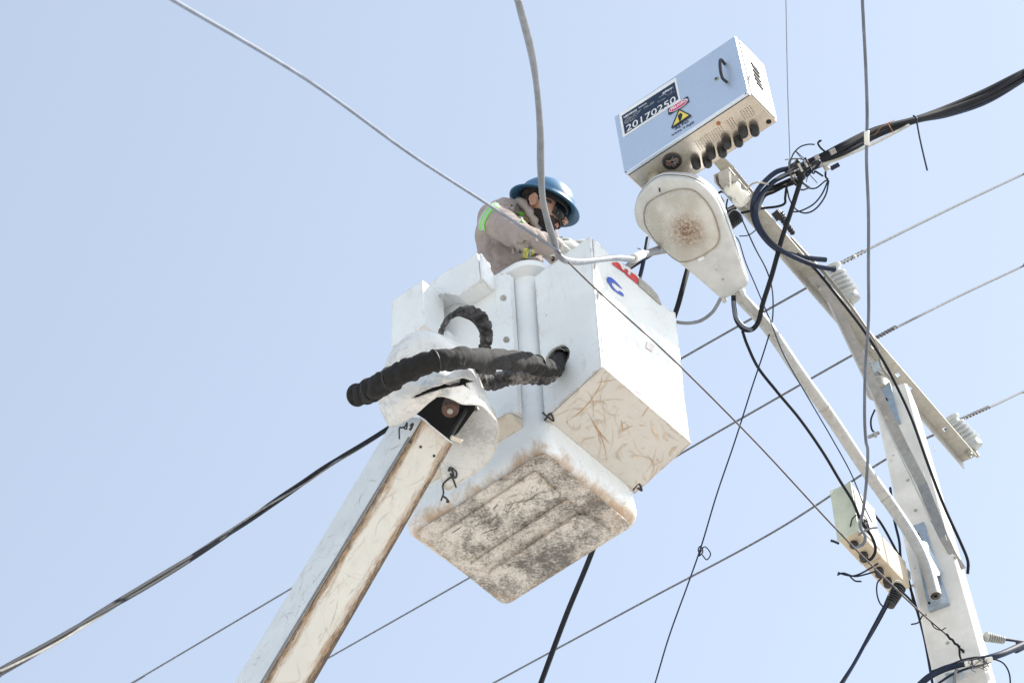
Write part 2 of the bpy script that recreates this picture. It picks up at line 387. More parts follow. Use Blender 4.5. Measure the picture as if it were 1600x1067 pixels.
# body of the cover: right, back, top
topf = [Lc(onl(px, py, 1, -.33)[0], -.33, onl(px, py, 1, -.33)[2]) for px, py in ((1043, 483), (1033, 474), (1027, 461), (1016, 448), (999, 433), (983, 418), (960, 404))]
bm = bmesh.new(); prism(bm, [bl[1] + rr_ * .012, bl[2], bt[2]] + topf + [bt[1] + rr_ * .012], ll_ * .012, 0)
front = bmobj('cover_front', bm, M['fg'], lift)
bm = bmesh.new(); prism(bm, [bl[2] + ll_ * .012, bl[3], bt[3], bt[2] + ll_ * .012], -rr_ * .012, .003); bmobj('cover_side', bm, M['fg'], lift)
bm = bmesh.new(); prism(bm, [bt[0] + rr_ * .014, bt[1] + rr_ * .014 + ll_ * .014, bt[2] - rr_ * .014 + ll_ * .014, bt[3] - rr_ * .014], -ZU * .012); bmobj('cover_top', bm, M['fg'], lift)
lid = []
for p, dr, dl in zip(bl, (-.006, -.006, .006, .006), (.0, -.006, -.006, .0)): lid.append(p + rr_ * dr + ll_ * dl - ZU * .004)
bm = bmesh.new(); prism(bm, lid, -ZU * .008, .003); lido = bmobj('cover_lid', bm, M['fg_lid'], lift)
lido['label'] = 'rust-scratched beige underside of the right cover'
# weathered grey lip along the top edge of the front
pts = [onl(px, py, 1, -.332) for px, py in [(998, 434), (1016, 449), (1027, 462), (1033, 477), (1024, 470), (1010, 457), (997, 446)]]
bm = bmesh.new(); prism(bm, [Lc(*p) for p in pts], -ll_ * .004); bmobj('worn_edge', bm, M['galv_old'], front)
# decals on the front
def decal(name, pxs, mat, parent, lift_=.0025, plane=-.3335):
    bm = bmesh.new(); vs = [bm.verts.new(Lc(*onl(px, py, 1, plane - lift_ + .0025))) for px, py in pxs]
    f = bm.faces.new(vs); bmesh.ops.triangulate(bm, faces=[f]); bm.normal_update()
    return bmobj(name, bm, mat, parent)
M['red'] = simple('red_vinyl', (.62, .035, .05), .35, var=.08, bump=0)
M['blue'] = simple('blue_vinyl', (.02, .085, .52), .35, var=.08, bump=0)
M['pink'] = simple('magenta_vinyl', (.62, .10, .40), .4, var=.08, bump=0)
M['fade'] = simple('faded_orange_vinyl', (.76, .68, .65), .4, var=.08, bump=0)
zz = lambda L: [(920 + x / 8.893, 380 + y / 8.893) for x, y in L]
for q5 in ([(325, 268), (400, 262), (440, 300), (470, 368), (440, 372), (335, 298)], [(430, 360), (470, 366), (492, 384), (488, 412)], [(488, 385), (508, 352), (545, 370), (552, 400), (530, 430), (510, 425)], [(500, 400), (560, 432), (600, 465), (690, 500), (683, 572), (600, 505), (520, 440)], [(588, 400), (625, 425), (640, 480), (590, 462)], [(625, 425), (662, 452), (686, 490), (680, 512), (635, 480)]):
    decal('red_letter', zz(q5), M['red'], front)
decal('blue_letter', zz([(262, 468), (300, 472), (345, 500), (400, 555), (450, 610), (484, 655), (470, 640), (425, 605), (370, 560), (330, 545), (318, 560), (330, 590), (360, 630), (405, 672), (430, 660), (470, 690), (490, 720), (486, 738), (440, 715), (390, 680), (345, 650), (310, 605), (290, 570), (262, 540), (250, 500)]), M['blue'], front)
decal('magenta_mark', [(996, 597), (1005, 602), (1003, 616), (992, 610)], M['pink'], front)
decal('faded_mark', [(1012, 533), (1023, 539), (1020, 550), (1009, 543)], M['fade'], front)
for px, py in ((858, 653), (996, 762)):
    c0 = P(px, py, 13.95 if px < 900 else 14.28); bm = bmesh.new()
    add_tube(bm, cr([c0 + cdir(-.03, .025, 0), c0, c0 + cdir(.02, -.012, 0), c0 + cdir(.005, .02, -.01), c0 + cdir(-.02, -.01, 0)], 6), .0045, 6)
    bmobj('tie_wire', bm, M['rubber'], lift, True)

# --- left control cover: shallow housing on the left wall, with a hood and a side box
def slab(pts, ext, name, mat, parent=lift, bev=.006): bm = bmesh.new(); prism(bm, pts, ext, bev); return bmobj(name, bm, mat, parent)
Dq = lambda px, py, v: Lc(*onl(px, py, 0, v))
# main housing: outline in (l,u), extruded outward from the wall with a rounded near edge
outl = []
for (l_, r_) in ((.10, -.004), (.088, -.02), (.09, -.045), (.105, -.066), (.13, -.078), (.66, -.078), (.675, -.07), (.68, -.004)): outl.append((l_, r_))
bm = bmesh.new(); lo = [bm.verts.new(Lc(r_, l_, .27)) for l_, r_ in outl]; hi = [bm.verts.new(Lc(r_ * 1.0, l_ + (.0 if i < 5 else 0), 1.13)) for i, (l_, r_) in enumerate(outl)]
n = len(lo); bm.faces.new(lo[::-1]); bm.faces.new(hi)
for k in range(n): bm.faces.new((lo[k], lo[(k + 1) % n], hi[(k + 1) % n], hi[k]))
housing = bmobj('control_housing', bm, M['fg'], lift, True, 30)
bm = bmesh.new(); hexa(bm, [Lc(-.004, .10, .20), Lc(-.03, .10, .225), Lc(-.03, .66, .225), Lc(-.004, .66, .20)], [Lc(-.004, .10, .266), Lc(-.076, .12, .266), Lc(-.076, .66, .266), Lc(-.004, .66, .266)], .004)
bmobj('housing_base', bm, M['fg_stain'], housing)
# hood C
c1 = onl(745, 395, 0, -.17); c2_ = onl(750, 440, 0, -.17); c3 = onl(718, 459, 0, -.17)
lC, uC1, uC0 = c2_[1], c1[2], c2_[2]
top = [onl(745, 395, 0, -.17), onl(737, 400, 0, -.17), onl(728, 410, 0, -.17), onl(716, 414, 0, -.17), onl(700, 421, 0, -.17), onl(682, 434, 0, -.17), onl(677, 440, 0, -.17), onl(650, 456, 0, -.17), onl(650, 478, 0, -.17), onl(692, 458, 0, -.17)]
poly = [Lc(-.17, lC, uC0)] + [Lc(-.17, t_[1], t_[2]) for t_ in top]
lend = top[-1][1]
poly += [Lc(-.17, c3[1] + .01, uC0)]
slab(poly, rr_ * .095, 'control_hood', M['fg'], lift, .005)
# curved hood cheek stepping down to the liner
slab([Lc(-.165, lC - .0, uC0 + .02), Lc(-.165, lC, uC1 - .012), Lc(-.13, lC, uC1 - .03), Lc(-.07, lC, uC1 - .11), Lc(-.02, lC, uC1 - .15), Lc(.0, lC, uC0 - .0), Lc(-.08, lC, uC0 - .0)], -ll_ * .012, 'hood_cheek', M['fg'], lift, .002)
# side box B
b1 = onl(660, 437, 0, -.28); b0 = onl(612, 470, 0, -.28)
slab([Lc(-.13, b1[1] - .012, .85), Lc(-.13, b1[1] - .012, b1[2] - .22), Lc(-.13, b0[1], b1[2] - .22), Lc(-.13, b0[1], .85)], rr_ * .055, 'box_mount', M['fg'], lift, .004)
slab([Lc(-.076, .26, 1.125), Lc(-.076, .26, 1.17), Lc(-.076, .50, 1.17), Lc(-.076, .50, 1.125)], rr_ * .07, 'housing_riser', M['fg'], lift, .003)
slab([Lc(-.28, b1[1], .85), Lc(-.28, b1[1], b1[2]), Lc(-.28, b0[1], b0[2] - .0), Lc(-.28, b0[1] + .01, .85)], rr_ * .15, 'control_box', M['fg'], lift, .006)
# fasteners along the seam
for px, py in ((786, 466), (791, 531)):
    c0 = P(px, py, 13.98 if py > 500 else 14.3); lathe_o('bolt', c0 - cdir(-.3, -.3, -.9) * .01, cdir(-.3, -.3, -.9), [(0, .015), (.012, .015), (.014, .009), (.025, .009)], M['galv'], housing, 6)
for (px, py, D_) in ((852, 491, 14.05), (855, 494, 14.05)):
    c0 = Lc(*onl(px, py, 0, .026)); lathe_o('rivet', c0, -rr_, [(0, .005), (.006, .004)], M['rubber'], side, 8)

def strokes(name, o_, ax, ay, nrm, poly2, n, ln, wd, mats, parent, straight=.3, seed=1, bias=None):
    rng = random.Random(seed); bm = bmesh.new(); xs = [p[0] for p in poly2]; ys = [p[1] for p in poly2]; made = 0; tries = 0
    while made < n and tries < n * 30:
        tries += 1; x, y = rng.uniform(min(xs), max(xs)), rng.uniform(min(ys), max(ys)); a = rng.uniform(0, 6.28) if bias is None else rng.gauss(bias, .35)
        L_ = ln * rng.uniform(.25, 1.3) ** 1.5; c_ = rng.gauss(0, straight); w0 = wd * rng.uniform(.4, 1.6); pts = []; st = 10; x_, y_ = x, y
        for k in range(st + 1): pts.append((x_, y_, a)); a += c_ / st + rng.gauss(0, .10); x_ += math.cos(a) * L_ / st; y_ += math.sin(a) * L_ / st
        if not all(inpoly(p[0], p[1], poly2) for p in pts): continue
        prev = None; made += 1; mi_ = rng.randrange(len(mats))
        for k, (px_, py_, a_) in enumerate(pts):
            w_ = w0 * (math.sin(math.pi * (k + .3) / (st + .6))) * rng.uniform(.5, 1.2); u_ = ax * -math.sin(a_) + ay * math.cos(a_); c3_ = o_ + ax * px_ + ay * py_ + nrm * (.0012 + .00002 * (made % 30))
            r_ = (bm.verts.new(c3_ + u_ * w_), bm.verts.new(c3_ - u_ * w_))
            if prev: f_ = bm.faces.new((prev[0], r_[0], r_[1], prev[1])); f_.material_index = mi_
            prev = r_
    me = bpy.data.meshes.new(name); bm.to_mesh(me); bm.free()
    for q_ in mats: me.materials.append(q_)
    o = link(name, me, None, parent); o['kind'] = 'stuff'; return o
def inpoly(x, y, pl):
    c = False; j = len(pl) - 1
    for i in range(len(pl)):
        if (pl[i][1] > y) != (pl[j][1] > y) and x < (pl[j][0] - pl[i][0]) * (y - pl[i][1]) / (pl[j][1] - pl[i][1]) + pl[i][0]: c = not c
        j = i
    return c
rs = [simple('rust_stain', (.52, .34, .20), .8, bump=0), simple('pale_rust_stain', (.58, .46, .35), .8, bump=0), simple('light_rust_stain', (.60, .52, .43), .8, bump=0)]
gs = [simple('grey_scuff', (.45, .46, .46), .7, bump=0), simple('light_scuff', (.58, .60, .60), .7, bump=0), simple('brown_scuff', (.42, .36, .30), .7, bump=0)]
ks = [simple('black_scuff', (.09, .08, .07), .8, bump=0), simple('brown_grime', (.24, .18, .13), .8, bump=0)]
o_ = lid[0] - ZU * .0082; axl = (lid[3] - lid[0]).normalized(); ayl = (lid[1] - lid[0]); nl_ = axl.cross(ayl).normalized(); nl_ = nl_ if nl_.z < 0 else -nl_; ayl = nl_.cross(axl); ayl = ayl if ayl.dot(lid[1] - lid[0]) > 0 else -ayl
pl2 = [((p - lid[0]).dot(axl) * 1, (p - lid[0]).dot(ayl)) for p in lid]
strokes('rust_scratches', o_, axl, ayl, nl_, pl2, 48, .13, .0011, rs, lido, 1.0, 3); strokes('rust_scratches', o_, axl, ayl, nl_, pl2, 8, .32, .0024, rs[:1], lido, .7, 8); strokes('rust_smears', o_ - ZU * -.0006, axl, ayl, nl_, pl2, 26, .12, .0075, [rs[2], simple('faint_rust', (.61, .555, .48), .8, bump=0)], lido, 1.2, 12)
strokes('scuff_marks', Lc(.022, 0, 0), -ll_, ZU, -rr_, [(.03, .34), (.30, .42), (.30, 1.08), (.03, 1.05)], 60, .10, .0008, gs, side, .7, 4)
strokes('scuff_marks', Lc(0, -.336, 0), rr_, ZU, -ll_, [(.05, .36), (.60, .33), (.60, 1.0), (.05, 1.0)], 30, .10, .0010, gs, front, .7, 5)
strokes('scuff_marks', Lc(0, 0, -.0270), rr_, ll_, -ZU, [(.08, .08), (.54, .08), (.54, .66), (.08, .66)], 90, .09, .0014, ks, bucket, .3, 6, bias=1.6)
# --- boom arm
m1, m2 = P(660, 652, 13.3), P(407, 1072, 12.9); dA_ = (m1 - m2).normalized()
uA = dA_.cross(ZU).normalized(); vA = dA_.cross(uA); an_ = math.radians(78)
nu = uA * math.cos(an_) + vA * math.sin(an_); nl = -dA_.cross(nu)      # outward normals of the underside and of the left side
def on_edge(m_, v_, a, b_):
    n_ = ray(*a).cross(ray(*b_)); return m_ + v_ * (-((m_ - CAMP).dot(n_)) / v_.dot(n_))
R1, L1 = on_edge(m1, -nl, (712, 685), (490, 1067)), on_edge(m1, -nu, (605, 670), (365, 1067))
R2, L2 = on_edge(m2, -nl, (712, 685), (490, 1067)), on_edge(m2, -nu, (605, 670), (365, 1067))
ext = 4.0 / (m1 - m2).length
def dn(a, b_): return b_ + (b_ - a) * ext
Mb, Rb, Lb = dn(m1, m2), dn(R1, R2), dn(L1, L2)
bm = bmesh.new(); hexa(bm, [Mb, Rb, Rb + Lb - Mb, Lb], [m1, R1, R1 + L1 - m1, L1], .008)
arm = bmobj('boom_arm', bm, M['fg_arm'], lift)
# grimy underside skin standing a little proud
e1_ = (R1 - m1) * .008; e2_ = (Rb - Mb) * .008
bm = bmesh.new(); prism(bm, [m1 + e1_ - dA_ * .01, R1 - e1_ - dA_ * .01, Rb - e2_, Mb + e2_], nu * .006, .002)
def band_mat(base_name, org, across, wd, along):                   # rust that clings to both long edges of the arm
    m_ = M[base_name]; q = NB(m_.node_tree); b_ = m_.node_tree.nodes['Principled BSDF']; c_in = b_.inputs['Base Color'].links[0].from_socket
    tc = q.N.new('ShaderNodeTexCoord'); sb = q.N.new('ShaderNodeVectorMath'); sb.operation = 'SUBTRACT'; q.L.new(tc.outputs['Object'], sb.inputs[0]); sb.inputs[1].default_value = org
    def dot(v):
        d = q.N.new('ShaderNodeVectorMath'); d.operation = 'DOT_PRODUCT'; q.L.new(sb.outputs[0], d.inputs[0]); d.inputs[1].default_value = v; return d.outputs['Value']
    u = dot(across); al = dot(along); e = q.math('MINIMUM', u, q.math('SUBTRACT', wd, u))
    cb = q.N.new('ShaderNodeCombineXYZ'); q.L.new(q.math('MULTIPLY', al, 4.0), cb.inputs[0]); q.L.new(q.math('MULTIPLY', u, 28.0), cb.inputs[1])
    f, _ = q.noise(cb.outputs[0], 1.6, 9, .75); f2, _ = q.noise(cb.outputs[0], 5.0, 6, .8)
    k = q.ramp(q.math('ADD', e, q.math('MULTIPLY', q.math('SUBTRACT', f, .5), -.13)), .046, .008)
    c = q.mix(q.math('MULTIPLY', k, .9), c_in, (.33, .20, .10)); c = q.mix(q.math('MULTIPLY', q.ramp(q.math('ADD', e, q.math('MULTIPLY', q.math('SUBTRACT', f2, .5), -.16)), .026, -.004), .95), c, (.07, .055, .045))
    top = q.ramp(q.math('ADD', q.math('MULTIPLY', al, -1.0), q.math('MULTIPLY', f, .25)), .20, .06); c = q.mix(q.math('MULTIPLY', top, .5), c, (.42, .26, .14))
    q.set(b_.inputs['Base Color'], c)
wA = (R1 - m1).length; aA = (R1 - m1).normalized(); aA = (aA - dA_ * aA.dot(dA_)).normalized()
band_mat('fg_under', m1 - ORG[lift.name], aA, wA, dA_)
strokes('scuff_marks', m1 + nu * .0062, aA, -dA_, nu, [(.01, .02), (wA - .01, .02), (wA, 2.2), (.01, 2.2)], 60, .12, .0008, [rs[2], rs[2], gs[2], gs[1]], arm, .5, 9)
strokes('scuff_marks', m1 + nl * .0006, (L1 - m1).normalized(), -dA_, nl, [(.03, .02), (.2, .02), (.2, 2.2), (.03, 2.2)], 60, .12, .0009, gs, arm, .6, 10)
und = bmobj('underside_skin', bm, M['fg_under'], arm)
und['label'] = 'rust-edged underside of the boom arm'
# seam strip left of the underside
s1 = m1 + (L1 - m1) * .012; s2 = Mb + (Lb - Mb) * .012
bm = bmesh.new(); prism(bm, [s1 - dA_ * .1, s1 + (L1 - m1) * .05 - dA_ * .1, s2 + (Lb - Mb) * .05, s2], nl * .004); bmobj('edge_seam', bm, M['galv_dark'], arm)
for px, py in ((657, 698), (678, 712), (641, 690)):
    c0 = onp(px, py, m1 + nu * .006, nu); lathe_o('bolt', c0, nu, [(0, .006), (.004, .006), (.006, .003)], M['rubber'], arm, 8)

# --- tip cover: dome, torn shroud, pivot
bm = bmesh.new(); ellip(bm, P(667, 583, 13.62), cdir(.93, .36, 0), cdir(-.36, .93, 0), cdir(0, 0, 1), 69 * 13.6 / FPX, 66 * 13.6 / FPX, .20, 48)
for v in bm.verts:
    d = v.co - P(667, 583, 13.62); k = noise.noise(v.co * 6) * .012 + noise.noise(v.co * 18) * .003; v.co += d.normalized() * k
cut = P(667, 600, 13.6); bmesh.ops.bisect_plane(bm, geom=bm.verts[:] + bm.edges[:] + bm.faces[:], plane_co=P(667, 592, 13.6), plane_no=cdir(-.25, -1, 0), clear_outer=True)
dome = bmobj('tip_dome', bm, M['fg_cover'], lift, True)
rows = [[(589, 590, 13.45), (630, 578, 13.3), (680, 566, 13.25), (722, 562, 13.35), (741, 566, 13.6)],
        [(590, 612, 13.36), (632, 600, 13.18), (685, 586, 13.12), (730, 582, 13.25), (747, 588, 13.55)],
        [(594, 634, 13.36), (636, 616, 13.16), (688, 600, 13.08), (735, 598, 13.22), (755, 608, 13.55)],
        [(601, 652, 13.36), (640, 634, 13.18), (690, 610, 13.06), (738, 614, 13.22), (764, 632, 13.55)]]
lowe = [(609, 667, 13.36), (622, 664, 13.33), (634, 657, 13.28), (650, 646, 13.24), (668, 630, 13.16), (679, 622, 13.12), (693, 619, 13.06), (708, 625, 13.1), (722, 631, 13.16), (743, 632, 13.22), (757, 638, 13.34), (775, 658, 13.55)]
NU, NVv = 150, 60
lowc = cr(lowe, 14); rowc = [cr(r_, 20) for r_ in rows]
def samp(c, t): x = t * (len(c) - 1); i = min(int(x), len(c) - 2); return c[i].lerp(c[i + 1], x - i)
slit = [(642, 621.5), (656, 614), (673, 605.5), (692, 600), (714, 592), (724, 590), (742, 596), (728, 599), (735, 609), (723, 602), (712, 604), (698, 606), (683, 610), (662, 617), (650, 621)]
def inpoly(x, y, pl):
    c = False; j = len(pl) - 1
    for i in range(len(pl)):
        if (pl[i][1] > y) != (pl[j][1] > y) and x < (pl[j][0] - pl[i][0]) * (y - pl[i][1]) / (pl[j][1] - pl[i][1]) + pl[i][0]: c = not c
        j = i
    return c
bm = bmesh.new(); G = []
for i in range(NU + 1):
    t = i / NU; colp = [samp(c, t) for c in rowc] + [samp(lowc, t)]; cc = cr(colp, 12); rw = []
    for j in range(NVv + 1):
        q3 = samp(cc, j / NVv); px, py, D_ = q3
        D_ += .022 * noise.noise(V((px * .03, py * .06, 3))) + .008 * noise.noise(V((px * .09, py * .13, 1)))
        rw.append((bm.verts.new(P(px, py, D_)), px, py))
    G.append(rw)
for i in range(NU):
    for j in range(NVv):
        a = G[i][j]; b_ = G[i + 1][j + 1]
        if inpoly((a[1] + b_[1]) / 2 + noise.noise(V((a[1] * .4, a[2] * .4, 0))) * 1.2, (a[2] + b_[2]) / 2, slit): continue
        bm.faces.new((G[i][j][0], G[i + 1][j][0], G[i + 1][j + 1][0], G[i][j + 1][0]))
for v in [v for v in bm.verts if not v.link_faces]: bm.verts.remove(v)
shroud = bmobj('torn_shroud', bm, M['fg_cover'], lift, True)
sm = shroud.modifiers.new('thick', 'SOLIDIFY'); sm.thickness = .008; sm.offset = 0
shroud['label'] = 'split and torn white shroud below the hose'
# round side plate
pl = [(724, 612), (718, 660), (712, 677), (698, 705), (688, 729), (690, 745), (693, 756), (699, 764), (706, 761), (714, 754), (730, 744), (745, 735), (761, 721), (770, 706), (775, 692), (778, 675), (775, 655), (766, 636), (750, 622)]
bm = bmesh.new()
cpl = cr([(x, y, 0) for x, y in pl], 3)
ctr = (732, 690); ringsP = []
for s_ in (1.0, .97, .8, .55, .3, .02):
    ringsP.append([bm.verts.new(P(ctr[0] + (p.x - ctr[0]) * s_, ctr[1] + (p.y - ctr[1]) * s_, 13.66 + (ctr[1] + (p.y - ctr[1]) * s_ - 680) * -.0006)) for p in cpl])
m_ = len(cpl)
for a in range(len(ringsP) - 1):
    for k in range(m_ - 1): bm.faces.new((ringsP[a][k], ringsP[a][k + 1], ringsP[a + 1][k + 1], ringsP[a + 1][k]))
    bm.faces.new((ringsP[a][m_ - 1], ringsP[a][0], ringsP[a + 1][0], ringsP[a + 1][m_ - 1]))
bm.faces.new(ringsP[-1])
plate = bmobj('pivot_guard', bm, M['fg_cover'], lift, True); sm = plate.modifiers.new('thick', 'SOLIDIFY'); sm.thickness = .014
tube('guard_rim', [P(p.x, p.y, 13.655 + (p.y - 680) * -.0006) for p in cpl[12:]], .006, M['fg_stain'], plate, 8)
# black block painting the shade inside the shroud, pin and bracket
bm = bmesh.new(); kp = [(612, 612), (640, 592), (735, 585), (744, 600), (742, 640), (716, 676), (700, 690), (664, 655), (640, 640)]
prism(bm, [P(x, y, 13.50) for x, y in kp], cdir(0, 0, .25)); bmobj('interior_shade_block', bm, M['black_hole'], lift)
lathe_o('pivot_pin', P(703, 642, 13.32), cdir(.05, .45, .85), [(0, .020), (.002, .033), (.01, .036), (.05, .036), (.051, .030), (.22, .030)], simple('rusty_steel', (.10, .06, .045), .55, .4, var=.3, dirt=(.28, .18, .12)), lift, 28)
lathe_o('pin_centre', P(703, 643, 13.318), cdir(.05, .45, .85), [(0, .012), (.004, .014)], M['galv_old'], lift, 16)
tube('link_rod', [P(728, 640, 13.5), P(712, 665, 13.45), P(700, 688, 13.4)], .012, M['rubber'], lift)
lathe_o('knuckle_bolt', P(745, 640, 13.6), cdir(-.2, .2, -.9), [(0, .012), (.02, .01)], M['galv_old'], lift, 6)
tube('arm_lug', [P(705, 683, 13.3), P(722, 690, 13.32)], .010, M['fg_stain'], arm, 8)
# knotted tie wires
def wire(pts, D_, rad, mat, name, parent=lift): return tube(name, cr([P(x, y, D_) for x, y in pts], 6), rad, mat, parent, 6)
wire([(689, 782), (693, 770), (692, 757), (702, 747), (708, 743), (706, 734), (701, 735), (704, 730), (713, 737), (712, 746), (704, 740), (708, 748), (713, 762)], 13.6, .004, M['rubber'], 'tie_wire')
wire([(692, 775), (697, 778), (701, 784), (697, 783)], 13.62, .005, M['rubber'], 'tie_wire')
wire([(624, 686), (624, 669), (628, 668), (633, 666), (636, 660), (635, 670), (629, 667)], 13.18, .0035, M['rubber'], 'tie_wire')
wire([(640, 672), (643, 668), (645, 662), (641, 666)], 13.18, .006, M['rubber'], 'tie_wire')
# --- hoses
def folds(scale, amp, ringamp, seed=0):
    def f(i, a, p):
        return 1 + amp * noise.noise(p * scale + V((seed, 0, 0))) - amp * 1.5 * max(0, .16 - abs(noise.noise(V((i * .22 + math.sin(a) * .9, math.cos(a) * .7 + seed, i * .03))))) / .16 + amp * .5 + amp * .6 * noise.noise(p * scale * 2.7) + ringamp * math.sin(i * .95 + 2.2 * math.sin(a + i * .05) + 4 * noise.noise(p * 9)) 
    return f
hp = cr([P(549, 619, 13.25), P(558, 617, 13.2), P(578, 610, 13.12), P(605, 595, 13.02), (P(640, 577, 12.95)), P(680, 564, 12.93), P(725, 560, 13.05), P(775, 561, 13.35), P(815, 565, 13.62), P(845, 572, 13.8), P(861, 577, 13.9), P(870, 573, 14.0), P(875, 562, 14.15), P(876, 552, 14.3)], 30)
hr = [.016, .044, .049, .048, .049, .045, .044, .045, .043, .041, .038, .034, .030, .028]
def wrapfold(i, a, p):                                                # bunched cloth: slanting creases of uneven spacing
    s_ = i * .34 + 1.6 * math.sin(a + 1.3) + 3.5 * noise.noise(V((i * .033, math.cos(a) * .8, math.sin(a) * .8)))
    c_ = abs(math.sin(s_ * .5)) ** .45; n_ = noise.noise(V((i * .075, math.cos(a) * 1.6, math.sin(a) * 1.6 + 7)))
    return .83 + .24 * c_ * (.6 + .9 * abs(n_)) + .10 * n_ + .05 * noise.noise(p * 55)
hose = tube('hose_sleeve', hp, lambda t: lerpl(hr, t), M['cloth'], lift, 40, wrapfold, None)
hose['label'] = 'thick black cloth-wrapped hose curving into the cover hole'
for k, ii in enumerate((30, 62, 96, 150, 262)):
    tt = ii / (len(hp) - 1); rb = lerpl(hr, tt) * 1.03
    a, b_ = hp[ii - 1], hp[ii + 1]; dd_ = (b_ - a).normalized() + cdir(.15, .2, .1) * (1 if k % 2 else -1) * .4; u_ = dd_.orthogonal().normalized(); v_ = dd_.normalized().cross(u_)
    tube('hose_tie', [hp[ii] + (u_ * math.cos(2 * math.pi * j / 24) + v_ * math.sin(2 * math.pi * j / 24)) * rb for j in range(25)], .004, M['rubber'], hose, 6)
h2 = cr([P(874, 560, 14.2), P(868, 576, 14.02), P(852, 586, 13.9), P(825, 588, 13.86), P(795, 590, 13.82), P(765, 596, 13.78), P(745, 592, 13.7), P(730, 585, 13.66)], 18)
hs2 = tube('hose_sleeve', h2, lambda t: lerpl([.024, .032, .036, .035, .034, .036, .036, .034], t), M['cloth_grey'], lift, 32, folds(16, .2, .06, 5), None)
hs2['label'] = 'grey faded lower hose with gathered cloth sleeve'
tube('hose_end', cr([P(770, 578, 13.55), P(750, 576, 13.5), P(740, 570, 13.5)], 6), .022, M['rubber'], lift)
h3 = cr([P(686, 530, 13.95), P(692, 512, 13.88), P(700, 498, 13.8), P(714, 489, 13.75), P(731, 486, 13.73), P(748, 494, 13.75), P(758, 510, 13.78), P(760, 528, 13.82), P(757, 545, 13.85), P(752, 560, 13.86)], 12)
hs3 = tube('hose_loop', h3, lambda t: lerpl([.012, .012, .012, .013, .026, .027, .027, .026, .024, .022], t), M['cloth_grey'], lift, 24, folds(26, .22, .08, 9), None)
tube('cable_loop', cr([P(720, 492, 13.86), P(738, 500, 13.86), P(750, 515, 13.9), P(756, 535, 13.9)], 8), .008, M['rubber'], lift)

# ================================================================ WORKER
hUp = cdir(.36, .80, .47).normalized(); hF = cdir(.78, -.50, -.32); hF = (hF - hUp * hF.dot(hUp)).normalized(); hS = hUp.cross(hF).normalized()
if hS.dot(cdir(0, 0, 1)) > 0: hS = -hS                                # side of the head turned to the camera
HC = P(849, 325, 15.50)
man = thing('person', Lc(.3, .4, .2), 'worker in beige coveralls, blue hard hat and goggles leaning over the bucket', 'person')
M['cover'] = None
m, ntc, bc = new_mat('coverall_cloth'); q = NB(ntc); co = q.coord()
c = q.mix(q.ramp(q.noise(co, 6, 6)[0], .35, .65), (.39, .325, .30), (.48, .41, .38)); q.set(bc.inputs['Base Color'], c); bc.inputs['Roughness'].default_value = .9
q.bump(bc, q.math('ADD', q.math('MULTIPLY', q.noise(co, 9, 3, .5, 1.5)[0], 3.0), q.noise(co, 300, 2)[0]), .7, .014); M['cover'] = m
M['lime'] = simple('lime_reflective_tape', (.20, .66, .10), .5, var=.05, bump=0)
M['yellow'] = simple('yellow_reflective_tape', (.66, .64, .12), .5, var=.05, bump=0)
M['silver'] = simple('silver_reflective_tape', (.45, .50, .48), .4, var=.05, bump=0)
M['skin'] = simple('skin', (.46, .27, .20), .5, var=.08, sc=30, bump=.15)
M['beard'] = simple('dark_beard', (.035, .025, .022), .85, var=.3, sc=60, bump=.6, bsc=200)
M['hair'] = M['beard']
M['gaiter'] = simple('navy_neck_cloth', (.012, .016, .028), .85, bump=.5)
M['glove'] = simple('pale_work_glove', (.56, .57, .54), .8, var=.1, sc=15, bump=.4, dirt=(.36, .35, .32))
sh, el, wr = P(771, 343, 15.32), P(820, 374, 14.98), P(868, 386, 15.15)
sh2, el2, wr2 = P(846, 350, 15.85), P(868, 398, 15.8), P(892, 386, 15.45)
chest, belly, hip, nk = P(793, 366, 15.66), P(797, 412, 15.50), Lc(.27, .36, 1.15), P(820, 322, 15.62)
bm = bmesh.new()
def limb(pts, rads, n=16, k=8):
    p = cr(pts, k); add_tube(bm, p, lambda t: lerpl(rads, t), n)
def ball(c, r): ellip(bm, c, V((1, 0, 0)), V((0, 1, 0)), V((0, 0, 1)), r, r, r, 16)
limb([hip, belly, chest, P(806, 335, 15.62)], [.165, .165, .165, .10]); ball(P(790, 355, 15.56), .13); ball(chest, .15); ball(P(800, 372, 15.6), .15); ball(belly, .16)
limb([P(795, 338, 15.5), sh], [.10, .088]); ball(sh, .089); limb([sh, el], [.090, .072]); ball(el, .074); limb([el, wr], [.073, .052])
limb([P(815, 345, 15.7), sh2], [.09, .08]); ball(sh2, .075); limb([sh2, el2, wr2], [.075, .062, .045])
limb([P(812, 330, 15.62), P(826, 322, 15.62)], [.085, .07])
kn1, kn2 = Lc(.22, .30, .72), Lc(.34, .46, .72); an1, an2 = Lc(.20, .28, .30), Lc(.32, .48, .30)
limb([hip + rr_ * -.03, kn1, an1], [.11, .08, .055]); limb([hip + rr_ * .06, kn2, an2], [.11, .08, .055])
bme = remeshed(bm, .011, 5)
for k in ('cover', 'lime', 'silver', 'yellow'): bme.materials.append(M[k])
# cloth folds
for v in bme.vertices:
    p = v.co.copy(); ax = (el - sh).normalized(); a = (p - sh).dot(ax)
    w1 = -max(0, .25 - abs(noise.noise(V((a * 9 + p.z * 5, p.z * 4, p.y * 4))))) * .03
    w2 = noise.noise(p * 7) * .013 - max(0, .16 - abs(noise.noise(V((p.x * 7 + p.z * 4, p.y * 7, p.z * 10))))) * .05
    v.co = p + v.normal * (w1 + w2 - .004)
def seg_t(p, a, b_): d = b_ - a; t = (p - a).dot(d) / d.dot(d); return t, (p - a - d * t).length
me_body = link('coveralls', bme, None, man, True)
body = me_body
